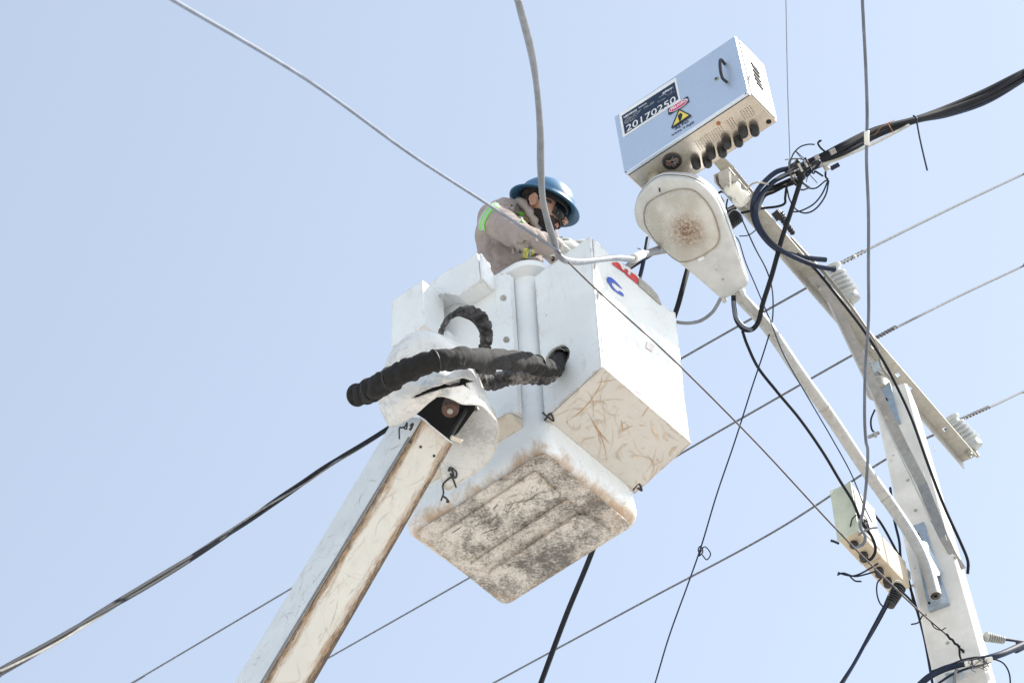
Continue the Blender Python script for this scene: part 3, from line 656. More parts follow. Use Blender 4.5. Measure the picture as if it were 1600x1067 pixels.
# shoulder braces and waist tape as strips of cloth laid on the body
def strip(name, pxs, wpx, mats, parent, back=.0):
    pass
# head
bm = bmesh.new()
def HP(f, u, s): return HC + hF * f + hUp * u + hS * s
def he(f, u, s, rf, ru, rs, seg=20): ellip(bm, HP(f, u, s), hF, hUp, hS, rf, ru, rs, seg)
he(-.01, .02, 0, .100, .098, .078); he(.045, -.03, 0, .066, .078, .064); he(.052, -.088, 0, .046, .034, .046)   # skull, face, jaw
he(.03, -.06, .03, .045, .05, .03); he(.03, -.06, -.03, .045, .05, .03)
bmesh_n = [HP(.100, .0, 0), HP(.128, -.034, 0), HP(.134, -.045, 0)]
add_tube(bm, cr(bmesh_n, 4), lambda t: lerpl([.009, .013, .013], t), 10); he(.120, -.049, .012, .012, .009, .009, 10); he(.120, -.049, -.012, .012, .009, .009, 10)
he(.100, -.070, 0, .010, .005, .020, 10); he(.097, -.081, 0, .010, .005, .017, 10); he(.092, .018, 0, .018, .010, .05, 10)
add_tube(bm, [HP(-.01, -.06, 0), HP(-.045, -.11, 0), P(820, 334, 15.62)], lambda t: .058, 16)
hme = remeshed(bm, .0045, 3)
for k in ('skin', 'beard'): hme.materials.append(M[k])
lipm = simple('lips', (.34, .17, .13), .5, bump=0); hme.materials.append(lipm)
for f in hme.polygons:
    d = f.center - HC; a, b_, c_ = d.dot(hF), d.dot(hUp), d.dot(hS)
    nz = noise.noise(f.center * 60) * .006
    if a > .012 and b_ < -.058 + nz and not (abs(c_) < .018 and -.084 < b_ < -.068 and a > .09): f.material_index = 1
    if -.03 < a < .012 and b_ < -.045 + nz and abs(c_) > .04: f.material_index = 1
    if a > .03 and -.062 < b_ < -.052 and abs(c_) < .03 and a > .085: f.material_index = 1
    if abs(c_) < .02 and -.086 < b_ < -.064 and a > .092: f.material_index = 2
    if b_ > .03 or (a < -.062 and b_ > -.055 + nz): f.material_index = 1
head = link('head', hme, None, man, True)
# ear
for sg in (1, -1):
    bm = bmesh.new(); c0 = HP(-.040, -.022, .080 * sg)
    ellip(bm, c0, hF, hUp, hS, .020, .033, .010, 20); 
    add_tube(bm, cr([c0 + hF * (-.004) + hUp * -.028 + hS * sg * .008, c0 + hF * -.020 + hUp * -.002 + hS * sg * .014, c0 + hF * -.006 + hUp * .030 + hS * sg * .012, c0 + hF * .014 + hUp * .018 + hS * sg * .008], 5), .005, 8)
    ellip(bm, c0 + hUp * -.026 + hS * sg * .004, hF, hUp, hS, .009, .012, .008, 12)
    ear = link('ear', remeshed(bm, .003, 2), M['skin'], head, True)
# helmet: full-brim shell
bm = bmesh.new()
HCc = HP(.0, .035, 0); nA = 56
profH = [(.0, .128, 1), (.02, .125, 1), (.05, .115, 1), (.08, .096, 1), (.10, .072, 1), (.113, .04, 1), (.118, .001, 1)]
def hring(h, r, ell=1.14):
    return [bm.verts.new(HCc + hUp * (h) + hF * (math.cos(2 * math.pi * k / nA) * r * ell) + hS * (math.sin(2 * math.pi * k / nA) * r)) for k in range(nA)]
rg = []
inn = [(.108, .001), (.100, .045), (.078, .084), (.05, .104), (.02, .114), (-.006, .118)]
for h, r in inn: rg.append(hring(h, r))
rg.append(hring(-.018, .150, 1.12)); rg.append(hring(-.024, .163, 1.10)); rg.append(hring(-.021, .166, 1.10)); rg.append(hring(-.013, .155, 1.12)); rg.append(hring(.0, .134, 1.13))
for h, r, _ in profH: rg.append(hring(h, r))
for a in range(len(rg) - 1):
    for k in range(nA): bm.faces.new((rg[a][k], rg[a][(k + 1) % nA], rg[a + 1][(k + 1) % nA], rg[a + 1][k]))
M['helmet'] = simple('blue_helmet_shell', (.045, .155, .29), .42, var=.08, sc=8, bump=.03, dirt=(.16, .27, .38), dsc=12, coat=.05)
helmet = bmobj('hard_hat', bm, M['helmet'], man, True)

# suspension band
bm = bmesh.new(); r0 = hring(-.022, .088, 1.14); r1 = hring(.03, .092, 1.14); r2 = hring(.03, .100, 1.14); r3 = hring(-.022, .096, 1.14)
for A_, B_ in ((r0, r1), (r1, r2), (r2, r3), (r3, r0)):
    for k in range(nA): bm.faces.new((A_[k], A_[(k + 1) % nA], B_[(k + 1) % nA], B_[k]))
bmobj('head_band', bm, M['rubber'], helmet, True, 40)
bm = bmesh.new(); ellip(bm, HP(-.105, -.005, .0), hF, hUp, hS, .022, .024, .03, 14); bmobj('ratchet_knob', bm, M['rubber'], helmet, True)
bm = bmesh.new(); ellip(bm, HP(-.02, .055, 0), hF, hUp, hS, .110, .075, .094, 24); bmobj('hair_cap', bm, M['hair'], head, True)
# goggles: wrap lens, frame and strap
bm = bmesh.new(); lens = []
for j in range(9):
    vv_ = (j / 8 - .5) * .074; row_ = []
    for i in range(25):
        a = (i / 24 - .5) * 2.35; rr2 = 1 - .10 * abs(j / 8 - .5) * 2
        row_.append(bm.verts.new(HP(.034 + math.cos(a) * .088 * rr2, -.016 + vv_ - .01 * math.cos(a * 1.6) * (1 if vv_ < 0 else -.2), math.sin(a) * .086 * rr2)))
    lens.append(row_)
for j in range(8):
    for i in range(24): bm.faces.new((lens[j][i], lens[j][i + 1], lens[j + 1][i + 1], lens[j + 1][i]))
gl = bmobj('goggles', bm, simple('dark_goggle_lens', (.006, .007, .009), .15, bump=0, var=.1, spec=.4), man, True); smd = gl.modifiers.new('t', 'SOLIDIFY'); smd.thickness = .004
gl['label'] = 'dark wraparound safety goggles'
edge_p = [HP(.034 + math.cos(a) * .081, -.055 - .01 * math.cos(a * 1.6), math.sin(a) * .078) for a in [(i / 24 - .5) * 2.35 for i in range(25)]]
tube('goggle_frame', edge_p, .0025, M['rubber'], gl, 8); tube('goggle_frame', [HP(.034 + math.cos(a) * .082, .021, math.sin(a) * .078) for a in [(i / 24 - .5) * 2.35 for i in range(25)]], .005, M['rubber'], gl, 8)
for sg in (1, -1): tube('goggle_strap', [HP(.045, -.004, .078 * sg), HP(.0, .0, .083 * sg), HP(-.06, .0, .062 * sg)], .006, M['rubber'], gl, 8)
# neck cloth
bm = bmesh.new(); add_tube(bm, cr([HP(.055, -.118, .0), P(838, 352, 15.5), P(826, 348, 15.55)], 8), lambda t: lerpl([.040, .058, .070, .060], t), 20, fn=folds(22, .22, .05, 2))
add_tube(bm, cr([HP(-.045, -.09, 0), P(828, 335, 15.6), P(815, 338, 15.62)], 8), lambda t: .066, 20)
link('neck_cloth', remeshed(bm, .006, 2), M['gaiter'], man, True)
# collar
bm = bmesh.new(); cpts = cr([P(804, 315, 15.5), P(814, 318, 15.42), P(825, 332, 15.36), P(833, 346, 15.34), P(840, 362, 15.36)], 6); prev = None
for i, p in enumerate(cpts):
    t = i / (len(cpts) - 1); o3 = cdir(.016, .020, .01) * (1 - .3 * t) + cdir(1, 0, 0) * .006 * math.sin(i * 1.1); r_ = [bm.verts.new(p - o3 * .55 + cdir(0, 0, .02)), bm.verts.new(p - o3 * .2 - cdir(0, 0, .012)), bm.verts.new(p + o3 * .35 - cdir(0, 0, .008)), bm.verts.new(p + o3 - cdir(0, 0, -.012))]
    if prev:
        for k in range(3): bm.faces.new((prev[k], r_[k], r_[k + 1], prev[k + 1]))
    prev = r_
col_ = bmobj('collar', bm, M['cover'], man, True); sm_ = col_.modifiers.new('t', 'SOLIDIFY'); sm_.thickness = .006
# reflective tapes: raised patches projected onto the body
from mathutils.bvhtree import BVHTree
def bvh_of(me, org):
    bm = bmesh.new(); bm.from_mesh(me); bm.transform(Matrix.Translation(org)); t_ = BVHTree.FromBMesh(bm); bm.free(); return t_
bt_ = bvh_of(bme, ORG[body.name])
def tape(name, a, b_, c_, d, mat, nu=14, nv=5):                      # quad in photo pixels wrapped on the cloth
    bm = bmesh.new(); g_ = []
    for i in range(nu + 1):
        r_ = []
        for j in range(nv + 1):
            s_, t_ = i / nu, j / nv
            x = (a[0] * (1 - s_) + b_[0] * s_) * (1 - t_) + (d[0] * (1 - s_) + c_[0] * s_) * t_
            y = (a[1] * (1 - s_) + b_[1] * s_) * (1 - t_) + (d[1] * (1 - s_) + c_[1] * s_) * t_
            dr = ray(x, y).normalized(); h = bt_.ray_cast(CAMP, dr)
            r_.append(bm.verts.new((h[0] - dr * .004) if h[0] else None) if h[0] else None)
        g_.append(r_)
    for i in range(nu):
        for j in range(nv):
            q4 = [g_[i][j], g_[i + 1][j], g_[i + 1][j + 1], g_[i][j + 1]]
            if all(q4): bm.faces.new(q4)
    for v in [v for v in bm.verts if not v.link_faces]: bm.verts.remove(v)
    if len(bm.faces): 
        o = bmobj(name, bm, mat, body, True); sm_ = o.modifiers.new('t', 'SOLIDIFY'); sm_.thickness = .003; sm_.offset = 0
    else: bm.free()
tape('reflective_tape', (810, 332), (820, 331), (824, 336), (813, 338), M['lime']); tape('reflective_tape', (813, 338), (824, 336), (825, 341), (814, 343), M['silver'])
tape('reflective_tape', (814, 343), (825, 341), (827, 347), (816, 348), M['lime'])
tape('reflective_tape', (820, 388), (827, 389), (823, 404), (816, 403), M['yellow']); tape('reflective_tape', (827, 389), (832, 390), (829, 404), (823, 404), M['silver']); tape('reflective_tape', (832, 390), (836, 391), (833, 400), (829, 400), M['yellow'])
def tapec(path, o0, o1, mat, n=16):                                    # curved tape: polyline in the photo with sideways offsets
    c_ = cr([V((x, y, 0)) for x, y in path], 8)
    bm = bmesh.new(); prev = None
    for i in range(len(c_)):
        d = (c_[min(i + 1, len(c_) - 1)] - c_[max(i - 1, 0)]).normalized(); nn = V((d.y, -d.x, 0)); r_ = []
        for o_ in (o0, (o0 + o1) / 2, o1):
            p = c_[i] + nn * o_; dr = ray(p.x, p.y).normalized(); h = bt_.ray_cast(CAMP, dr); r_.append(bm.verts.new(h[0] - dr * .005) if h[0] else None)
        if prev:
            for k in range(2):
                q4 = [prev[k], r_[k], r_[k + 1], prev[k + 1]]
                if all(q4) and max((q4[a].co - q4[b_].co).length for a in range(4) for b_ in range(4)) < .05: bm.faces.new(q4)
        prev = r_
    for v in [v for v in bm.verts if not v.link_faces]: bm.verts.remove(v)
    o = bmobj('reflective_tape', bm, mat, body, True); sm_ = o.modifiers.new('t', 'SOLIDIFY'); sm_.thickness = .003; sm_.offset = 0
bp = [(756, 360), (755, 350), (760, 338), (768, 328), (780, 321)]
tapec(bp, -6.2, 5.5, M['silver']) if False else None
tapec(bp, 3.0, 5.2, M['lime']); tapec(bp, -2.2, .2, M['lime']); tapec(bp, .2, 3.0, M['silver']); tapec(bp, 5.2, 7.4, M['silver'])
# boots on the step inside the bucket
boxo('inner_step', Lc(.29, .38, .16), rr_, ll_, ZU, .40, .45, .2, M['fg'], bucket, .01)
for an in (an1, an2):
    bm = bmesh.new(); ellip(bm, an + ZU * .005, V((1, 0, 0)), V((0, 1, 0)), ZU, .06, .055, .06, 14); ellip(bm, an + V((.07, 0, -.012)), V((1, 0, 0)), V((0, 1, 0)), ZU, .10, .048, .035, 14)
    link('boot', remeshed(bm, .01, 3), M['rubber'], man, True)
# gloved hands: palm, four bent fingers of unequal length and a thumb
def glove(w, d, nrm, sgn, curl, name='gloved_hand'):
    d = d.normalized(); nrm = (nrm - d * nrm.dot(d)).normalized(); s_ = d.cross(nrm) * sgn; bm = bmesh.new()
    add_tube(bm, [w - d * .05, w, w + d * .02], lambda t: lerpl([.050, .042, .036], t), 16)
    ellip(bm, w + d * .055, d, s_, nrm, .055, .042, .020, 18)
    for k, (off, ln, rd) in enumerate(((.032, .074, .0105), (.011, .084, .011), (-.011, .078, .0105), (-.031, .062, .0095))):
        p = w + d * .085 + s_ * off; a = d.copy(); pts = [w + d * .05 + s_ * off * .8, p]; ang = curl * (.5 + .12 * k)
        for sgm in (.45, .32, .23):
            a = (a * math.cos(ang) - nrm * math.sin(ang)).normalized(); p = p + a * ln * sgm; pts.append(p)
            ang = curl
        add_tube(bm, cr(pts, 4), lambda t, rd=rd: rd * (1.12 - .25 * t), 10)
    tp = w + d * .03 + s_ * .034; add_tube(bm, cr([w + d * .015 + s_ * .018, tp, tp + (d * .6 + s_ * .5 - nrm * .4).normalized() * .035, tp + (d * .75 + s_ * .25 - nrm * .75).normalized() * .062], 4), lambda t: lerpl([.018, .015, .0125, .0105], t), 10)
    return link(name, remeshed(bm, .0045, 2), M['glove'], man, True)
glove(P(871, 385, 15.15), cdir(.85, .05, .35), cdir(-.1, .75, -.5), 1, .45)
glove(P(888, 385, 15.45), cdir(.8, .15, -.3), cdir(.1, .8, -.3), -1, .6)
tube('tool_strap', cr([P(858, 396, 15.2), P(862, 399, 15.18), P(866, 404, 15.2), P(862, 408, 15.2)], 6), .006, M['rubber'], man)

# ================================================================ METER BOX
mi, mj, mk = V((.81, -.58, .07)), V((0, 0, -1)), V((.58, .81, -.02))
mi = (mi).normalized(); mk = (mk - mi * mk.dot(mi)).normalized(); mj = mi.cross(mk).normalized(); mj = -mj if mj.z > 0 else mj
MA = P(959.5, 183, 15.32); MW, MH, MD = .718, .429, .237
def MP(x, y, z=0): return MA + mi * x + mj * y + mk * z
def mpx(px, py, z=0):
    p = onp(px, py, MA + mk * z, mk) - MA; return p.dot(mi), p.dot(mj)
meter = thing('meter_box', MP(MW / 2, MH, MD / 2), 'stainless steel electricity meter box with numbered plate and danger sticker', 'meter box')
bm = bmesh.new(); obox(bm, MP(MW / 2, MH / 2, MD / 2 + .012), mi, mj, mk, MW - .006, MH - .006, MD - .02, .004)
shell = bmobj('box_shell', bm, M['ss'], meter)
bm = bmesh.new(); obox(bm, MP(MW / 2, MH / 2, .010), mi, mj, mk, MW, MH, .020, .005)
door = bmobj('door', bm, M['door_steel'], meter)
boxo('door_gasket', MP(MW / 2, MH / 2, .0225), mi, mj, mk, MW - .016, MH - .003, .005, M['seam'], meter)
# end panel with louvres; its sunlit white is put into the steel colour
M['end'] = steel('sun_toned_end_steel', (.80, .80, .79), .5, False, .35, (.7, .69, .66))
epn = boxo('end_panel', MP(MW + .001, MH / 2, MD / 2 + .012), mi, mj, mk, .006, MH - .02, MD - .04, M['end'], meter, .002)
def onend(px, py): p = onp(px, py, MP(MW + .0045, 0, 0), mi); return p
zm = lambda x, y: (940 + x / 3.953, 40 + y / 3.953)
for a, b_ in (((920, 230), (962, 278)), ((930, 250), (974, 300)), ((934, 276), (976, 322)), ((938, 302), (982, 350)), ((946, 326), (988, 374)), ((956, 352), (998, 400))):
    p0, p1 = onend(*zm(*a)), onend(*zm(*b_)); d = (p1 - p0); bm = bmesh.new()
    obox(bm, (p0 + p1) / 2 + mi * .001, d.normalized(), d.normalized().cross(mi), mi, d.length, .014, .008); bmobj('louvre', bm, M['seam'], epn)
# bottom fittings
BZ = MH - .002
def onbot(px, py): return onp(px, py, MP(0, MH - .003, 0), mj)
GL = [(581, 838), (650, 828), (673, 775), (742, 765), (770, 712), (842, 700), (872, 643), (942, 634)]
for k, (x, y) in enumerate(GL):
    c0 = onbot(*zm(x, y)); 
    g_ = lathe_o('cable_gland', c0, mj, [(0, .021), (.006, .023), (.014, .023), (.016, .020), (.020, .020), (.022, .022), (.040, .021), (.048, .016), (.052, .010), (.052, .006)], M['rubber'], meter, 12, 30)
for x, y, r_ in ((1032, 595, .013), (1122.6 * 0 + 722, 605, .011)):
    lathe_o('knockout', onbot(*zm(x, y)) - mj * .001, mj, [(0, r_), (.003, r_)], M['black_hole'] if x > 1000 else M['copper'], meter, 20)
lathe_o('bottom_rivet', onbot(*zm(890, 420)), mj, [(0, .004), (.004, .003)], M['seam'], meter, 8); lathe_o('bottom_rivet', onbot(*zm(150, 905)), mj, [(0, .004), (.004, .003)], M['seam'], meter, 8)
wc = onbot(*zm(435, 838))
win = lathe_o('cable_port', wc, mj, [(0, .046), (.006, .047), (.010, .044), (.010, .037), (.002, .036), (.002, .002)], M['rubber'], meter, 32)
for k in range(14):
    a = random.uniform(0, 6.28); b_ = a + random.uniform(2, 4); r_ = .032
    pp = [wc + mj * .006 + (mi * math.cos(t_) + mk * math.sin(t_)) * r_ * s_ for t_, s_ in ((a, 1), ((a + b_) / 2, .3), (b_, 1))]
    tube('loose_wire', cr(pp, 5), .0015, M['copper'] if k % 3 == 0 else M['cable_pale'], win, 5)
fc = onbot(*zm(330, 945)); M['fitting'] = simple('greenish_plastic', (.42, .47, .40), .4)
lathe_o('conduit_nut', fc, mj, [(0, .040), (.012, .040), (.014, .036)], M['galv_old'], meter, 6); lathe_o('conduit_fitting', fc + mj * .012, mj, [(0, .030), (.006, .032), (.03, .030), (.034, .024), (.045, .024)], M['fitting'], meter, 24)
# ventilation dots: one joined part
bm = bmesh.new()
for (x0, y0), (dx, dy), (ex, ey), nx, ny in (((775, 588), (14, -9), (6, 9.5), 11, 6), ((580, 720), (14, -9), (6, 9.5), 12, 6)):
    for i in range(nx):
        if 3 <= i <= 5 and nx == 11: continue
        for j in range(ny):
            c0 = onbot(*zm(x0 + dx * i + ex * j, y0 + dy * i + ey * j)); lathe(bm, c0, mj, [(0, .0022), (.0015, .0022)], 6)
o = bmobj('vent_holes', bm, M['seam'], meter); o['kind'] = 'stuff'
# door furniture
def ondoor(px, py, z=0): x, y = mpx(px, py, z); return MP(x, y, z)
h0, h1 = ondoor(*zm(762, 240)), ondoor(*zm(772, 350))
tube('door_handle', cr([h0, h0 - mk * .035, h0 * .5 + h1 * .5 - mk * .045, h1 - mk * .035, h1], 6), .0075, M['rubber'], door)
lathe_o('door_lock', ondoor(*zm(710, 332)), -mk, [(0, .012), (.004, .012), (.004, .007), (.001, .006)], M['galv'], door, 20); lathe_o('lock_core', ondoor(*zm(710, 332)), -mk, [(0, .007), (.005, .007)], M['seam'], door, 14)
tube('padlock_loop', cr([MP(MW, .335, .012), MP(MW + .03, .33, 0), MP(MW + .03, .355, -.01), MP(MW, .36, .012)], 6), .003, M['galv'], door, 6)
# plate, danger sign and lettering
M['ink_navy'] = simple('navy_print', (.008, .022, .055), .4, var=.05, bump=0); M['ink_white'] = simple('white_print', (.78, .80, .82), .4, var=.02, bump=0)
M['ink_red'] = simple('red_print', (.62, .03, .13), .4, var=.04, bump=0); M['ink_yellow'] = simple('yellow_print', (.78, .62, .10), .4, var=.04, bump=0)
def sheet(name, pxs, mat, z, parent): 
    bm = bmesh.new(); prism(bm, [ondoor(x, y, z) for x, y in pxs], -mk * .0008); return bmobj(name, bm, mat, parent)
sheet('plate_border', [(967.5, 178.5), (1056, 121.5), (1063.5, 157), (973.5, 215.5)], M['ink_white'], -.0008, door)
pz = [(971.5, 181.5), (1054, 128.5), (1060, 155.5), (976.5, 210)]
plate_o = sheet('number_plate', pz, M['ink_navy'], -.0020, door)
def text(name, s_, px0, px1, hpx, mat, parent, z=-.0036, bold=0, shear=0):
    # baseline from px0 to px1 (photo pixels) on the door; height fitted in pixels
    p0, p1 = ondoor(*px0, z), ondoor(*px1, z); xd = (p1 - p0).normalized(); yd = (-mk).cross(xd); 
    if yd.dot(mj) > 0: yd = -yd
    cu = bpy.data.curves.new(name, 'FONT'); cu.body = s_; cu.size = 1; cu.offset = bold; cu.shear = shear; cu.resolution_u = 3
    to = bpy.data.objects.new('t', cu); COL.objects.link(to); dg = bpy.context.evaluated_depsgraph_get(); dg.update()
    me = bpy.data.meshes.new_from_object(to.evaluated_get(dg)); bpy.data.objects.remove(to)
    xs = [v.co.x for v in me.vertices]; ys = [v.co.y for v in me.vertices]; w_ = (p1 - p0).length; x0, x1, y0, y1 = min(xs), max(xs), min(ys), max(ys)
    hh = hpx * 15 / FPX
    for v in me.vertices: v.co = p0 + xd * ((v.co.x - x0) / (x1 - x0) * w_) + yd * ((v.co.y - y0) / (y1 - y0) * hh)
    me.materials.clear(); me.materials.append(mat); return link(name, me, mat, parent)
z7 = lambda x, y: (950 + x / 10, 120 + y / 10)
text('plate_number', '20170250', z7(290, 868), z7(1062, 392), 15.0, M['ink_white'], plate_o, bold=.004)
text('plate_heading', 'HEXING', z7(248, 655), z7(452, 532), 4.6, M['ink_white'], plate_o, bold=.03)
text('plate_heading', 'MEDIDOR', z7(480, 500), z7(608, 422), 2.8, M['ink_white'], plate_o, bold=.02)
text('plate_logo', 'edesur', z7(850, 275), z7(1018, 175), 4.6, M['ink_white'], plate_o, bold=.03, shear=.3)
bm = bmesh.new()
def pline(a, b_, wd=.0016):
    p0, p1 = ondoor(*z7(*a), -.0030), ondoor(*z7(*b_), -.0030); d = p1 - p0; n_ = max(3, int(d.length / .006))
    for k in range(n_):
        if random.random() < .22: continue
        c0 = p0 + d * ((k + .5) / n_); obox(bm, c0, d.normalized(), d.normalized().cross(mk), mk, d.length / n_ * .7, wd, .0006)
for k in range(5): pline((258, 672 + k * 20), (520 - k * 22, 515 + k * 32))
for k in range(2): pline((560, 487 + k * 16), (720, 388 + k * 20))
pline((775, 340), (900, 264)); pline((880, 300), (1035, 208)); pline((900, 312), (1040, 232)); pline((775, 400), (930, 318)); pline((850, 285), (1030, 178))
o = bmobj('small_print', bm, M['ink_white'], plate_o)
zs = [(932, 510), (1245, 305), (1262, 388), (945, 600)]
sg_ = sheet('danger_sign', [z7(*p) for p in zs], M['ink_navy'], -.0040, door)
def ellps(name, c0, a, b_, ang, mat, z, parent, n=36):
    pts = [(c0[0] + a * math.cos(t) * math.cos(ang) - b_ * math.sin(t) * math.sin(ang), c0[1] + a * math.cos(t) * math.sin(ang) + b_ * math.sin(t) * math.cos(ang)) for t in [2 * math.pi * k / n for k in range(n)]]
    return sheet(name, [z7(*p) for p in pts], mat, z, parent)
ellps('danger_oval', (1100, 452), 174, 48, -.575, M['ink_white'], -.0052, sg_); ellps('danger_oval', (1100, 452), 162, 38, -.575, M['ink_red'], -.0064, sg_)
text('danger_word', 'PELIGRO', z7(990, 535), z7(1232, 380), 6.0, M['ink_white'], sg_, z=-.0078, bold=.03)
sheet('warning_triangle', [z7(985, 800), z7(1108, 500), z7(1300, 600), z7(1290, 615), z7(1000, 810)], M['ink_navy'], -.0052, door)
tr = sheet('warning_triangle', [z7(1018, 772), z7(1118, 532), z7(1262, 604)], M['ink_yellow'], -.0064, door)
bm = bmesh.new(); bolt = [(1130, 565), (1090, 610), (1118, 612), (1100, 655), (1135, 625), (1118, 680), (1105, 672), (1118, 708), (1145, 668), (1132, 676), (1165, 590), (1130, 600)]
f = bm.faces.new([bm.verts.new(ondoor(*z7(*p), -.0078)) for p in bolt]); bmesh.ops.triangulate(bm, faces=[f]); bmobj('bolt_symbol', bm, M['ink_navy'], tr)
text('warning_word', 'ALTO', z7(1045, 838), z7(1260, 712), 5.6, M['ink_navy'], door, z=-.0015, bold=.03); text('warning_word', 'VOLTAJE', z7(990, 945), z7(1345, 728), 5.6, M['ink_navy'], door, z=-.0015, bold=.03)

# ================================================================ POLE AND CROSSARM
pt_, pb_ = P(1401, 636, 16.0), P(1497, 1020, 14.85)
t1, t2 = V((.951, -.309, 0)), V((.309, .951, 0))        # along the shaded face / along the sunlit face
def pole_ring(c, s1, s2, ch):
    a, b_ = s1 / 2, s2 / 2; out = []
    for sx, sy in ((-1, -1), (1, -1), (1, 1), (-1, 1)):
        if sx * sy > 0: out += [c + t1 * sx * a + t2 * sy * (b_ - ch), c + t1 * sx * (a - ch) + t2 * sy * b_] if False else [c + t1 * sx * (a - ch) + t2 * sy * b_, c + t1 * sx * a + t2 * sy * (b_ - ch)][::-1] if False else [c + t1 * sx * a + t2 * sy * (b_ - ch) , c + t1 * sx * (a - ch) + t2 * sy * b_]
        else: out += [c + t1 * sx * (a - ch) + t2 * sy * b_, c + t1 * sx * a + t2 * sy * (b_ - ch)]
    return out
ax_ = pt_ - pb_
base_c = pb_ - ax_ * (pb_.z / ax_.z)
sizes = [(pt_ + ax_ * .03, .178, .205), (pt_, .182, .21), (pb_, .245, .25), (pb_ + (base_c - pb_) * .3, .29, .29), (base_c, .38, .36)]
bm = bmesh.new(); rg = []
for c, a, b_ in sizes: rg.append([bm.verts.new(p) for p in pole_ring(c, a, b_, .012)])
for k in range(len(rg) - 1):
    for j in range(8): bm.faces.new((rg[k][j], rg[k][(j + 1) % 8], rg[k + 1][(j + 1) % 8], rg[k + 1][j]))
bm.faces.new(rg[0]); bm.faces.new(rg[-1][::-1])
pole = thing('utility_pole', base_c, 'tapering pale concrete utility pole with a sunlit right side', 'utility pole')
shaft = bmobj('pole_shaft', bm, M['concrete'], pole)
n1 = -t2
def pole_c(px, py): # axis point level with a pixel: closest
    best = None
    for k in range(200):
        s_ = -0.3 + k * .01; c = pb_ + ax_ * s_; d = c - CAMP; cc = RW.transposed() @ d; y = CY - FPX * cc.y / -cc.z
        if best is None or abs(y - py) < best[0]: best = (abs(y - py), c, s_)
    return best[1], best[2]
def on_face1(px, py, off=0):
    c, s_ = pole_c(px, py); b_ = .25 + (.21 - .25) * s_; return onp(px, py, c + n1 * (b_ / 2 + off), n1)
for (px, py, r_) in ((1419, 751, .013), (1431, 798, .013), (1481, 1005, .014), (1393, 720, .006), (1396, 712, .006), (1426, 915, .008), (1430, 888, .006)):
    c0 = on_face1(px, py); bm = bmesh.new(); lathe(bm, c0 - n1 * .002, n1, [(0, r_), (.006, r_), (.007, r_ * .72), (-.0, r_ * .7)], 18); h_ = bmobj('pole_hole', bm, M['concrete'], shaft, True, 40)
    lathe_o('hole_core', c0, n1, [(0, r_ * .68), (.0045, r_ * .68)], M['galv_old'], h_, 14)
for (px, py) in ((1443, 741), (1465, 790), (1478, 840), (1512, 930), (1528, 982), (1460, 700)):  # casting pits on the sunlit side
    c, s_ = pole_c(px, py); a_ = .245 + (.182 - .245) * s_; c0 = onp(px, py, c + t1 * (a_ / 2), t1); bm = bmesh.new(); obox(bm, c0, t1, t2, ax_.normalized(), .003, .012, .035, .001); bmobj('casting_mark', bm, M['galv_old'], shaft)

Zx = P(1150, 290, 15.2).z
ca, cb = atz(1139, 263, Zx), atz(1526, 712, Zx); dX = (cb - ca).normalized(); pX = V((-dX.y, dX.x, 0))
if pX.dot(V((-1, 1, 0))) < 0: pX = -pX
xarm = thing('crossarm', (ca + cb) / 2, 'long drilled angle-steel crossarm bolted across the pole top', 'crossarm')
WX = .078; HX = .055
holes = [(1425, 593), (1447, 618), (1478, 670), (1335, 500)]
bm = bmesh.new()
# flange with real holes: strips between hole squares
Lx = (cb - ca).length; hs = sorted([(atz(x, y, Zx) - ca).dot(dX) for x, y in ((1370, 541), (1407, 585), (1425, 606), (1480, 670))])
def flange_strip(x0, x1, y0, y1): obox(bm, ca + dX * (x0 + x1) / 2 + pX * (y0 + y1) / 2 + ZU * .004, dX, pX, ZU, x1 - x0, y1 - y0, .007)
hw = .017; cuts = [0]
for h in hs: cuts += [h - hw, h + hw]
cuts.append(Lx)
for i in range(0, len(cuts) - 1):
    if i % 2 == 0: flange_strip(cuts[i], cuts[i + 1], 0, WX)
    else: flange_strip(cuts[i], cuts[i + 1], 0, WX * .36); flange_strip(cuts[i], cuts[i + 1], WX * .60, WX)
bmobj('flat_flange', bm, M['galv_old'], xarm)
boxo('upright_flange', ca + dX * Lx / 2 + pX * (WX + .0035) - ZU * (HX / 2 - .0075), dX, pX, ZU, Lx, .007, HX, M['galv'], xarm, .001)
for px, py in ((1514, 706),):
    c0 = onp(px, py, V((0, 0, Zx)), ZU); lathe_o('bolt', c0, -ZU, [(0, .022), (.006, .022), (.006, .018), (.022, .018), (.022, .010), (.04, .010)], M['galv_old'], xarm, 12)
# brace
br = [P(1268, 432, 15.55), P(1283, 448, 15.6), P(1300, 468, 15.6), P(1359, 590, 15.55), P(1408, 692, 15.45), P(1441, 757, 15.35), P(1463, 812, 15.2), P(1474, 838, 15.13), P(1489, 866, 15.10), P(1504, 889, 15.12)]
bm = bmesh.new(); wv_ = (br[4] - br[2]).normalized().cross(cdir(0, 0, 1)).normalized(); prev = None
for i, p in enumerate(br):
    w_ = .024 if 2 <= i <= 6 else (.016 if i > 7 else .020); nn = cdir(-.25, 0, .97).normalized() * .004
    r_ = [bm.verts.new(p + wv_ * w_ - nn), bm.verts.new(p - wv_ * w_ - nn), bm.verts.new(p - wv_ * w_ + nn), bm.verts.new(p + wv_ * w_ + nn)]
    if prev:
        for k in range(4): bm.faces.new((prev[k], prev[(k + 1) % 4], r_[(k + 1) % 4], r_[k]))
    else: bm.faces.new(r_[::-1])
    prev = r_
bm.faces.new(prev)
brace = thing('crossarm_brace', br[-1], 'grey steel brace slanting from crossarm down to pole side', 'brace'); bo = bmobj('brace_bar', bm, M['galv_dark'], brace)
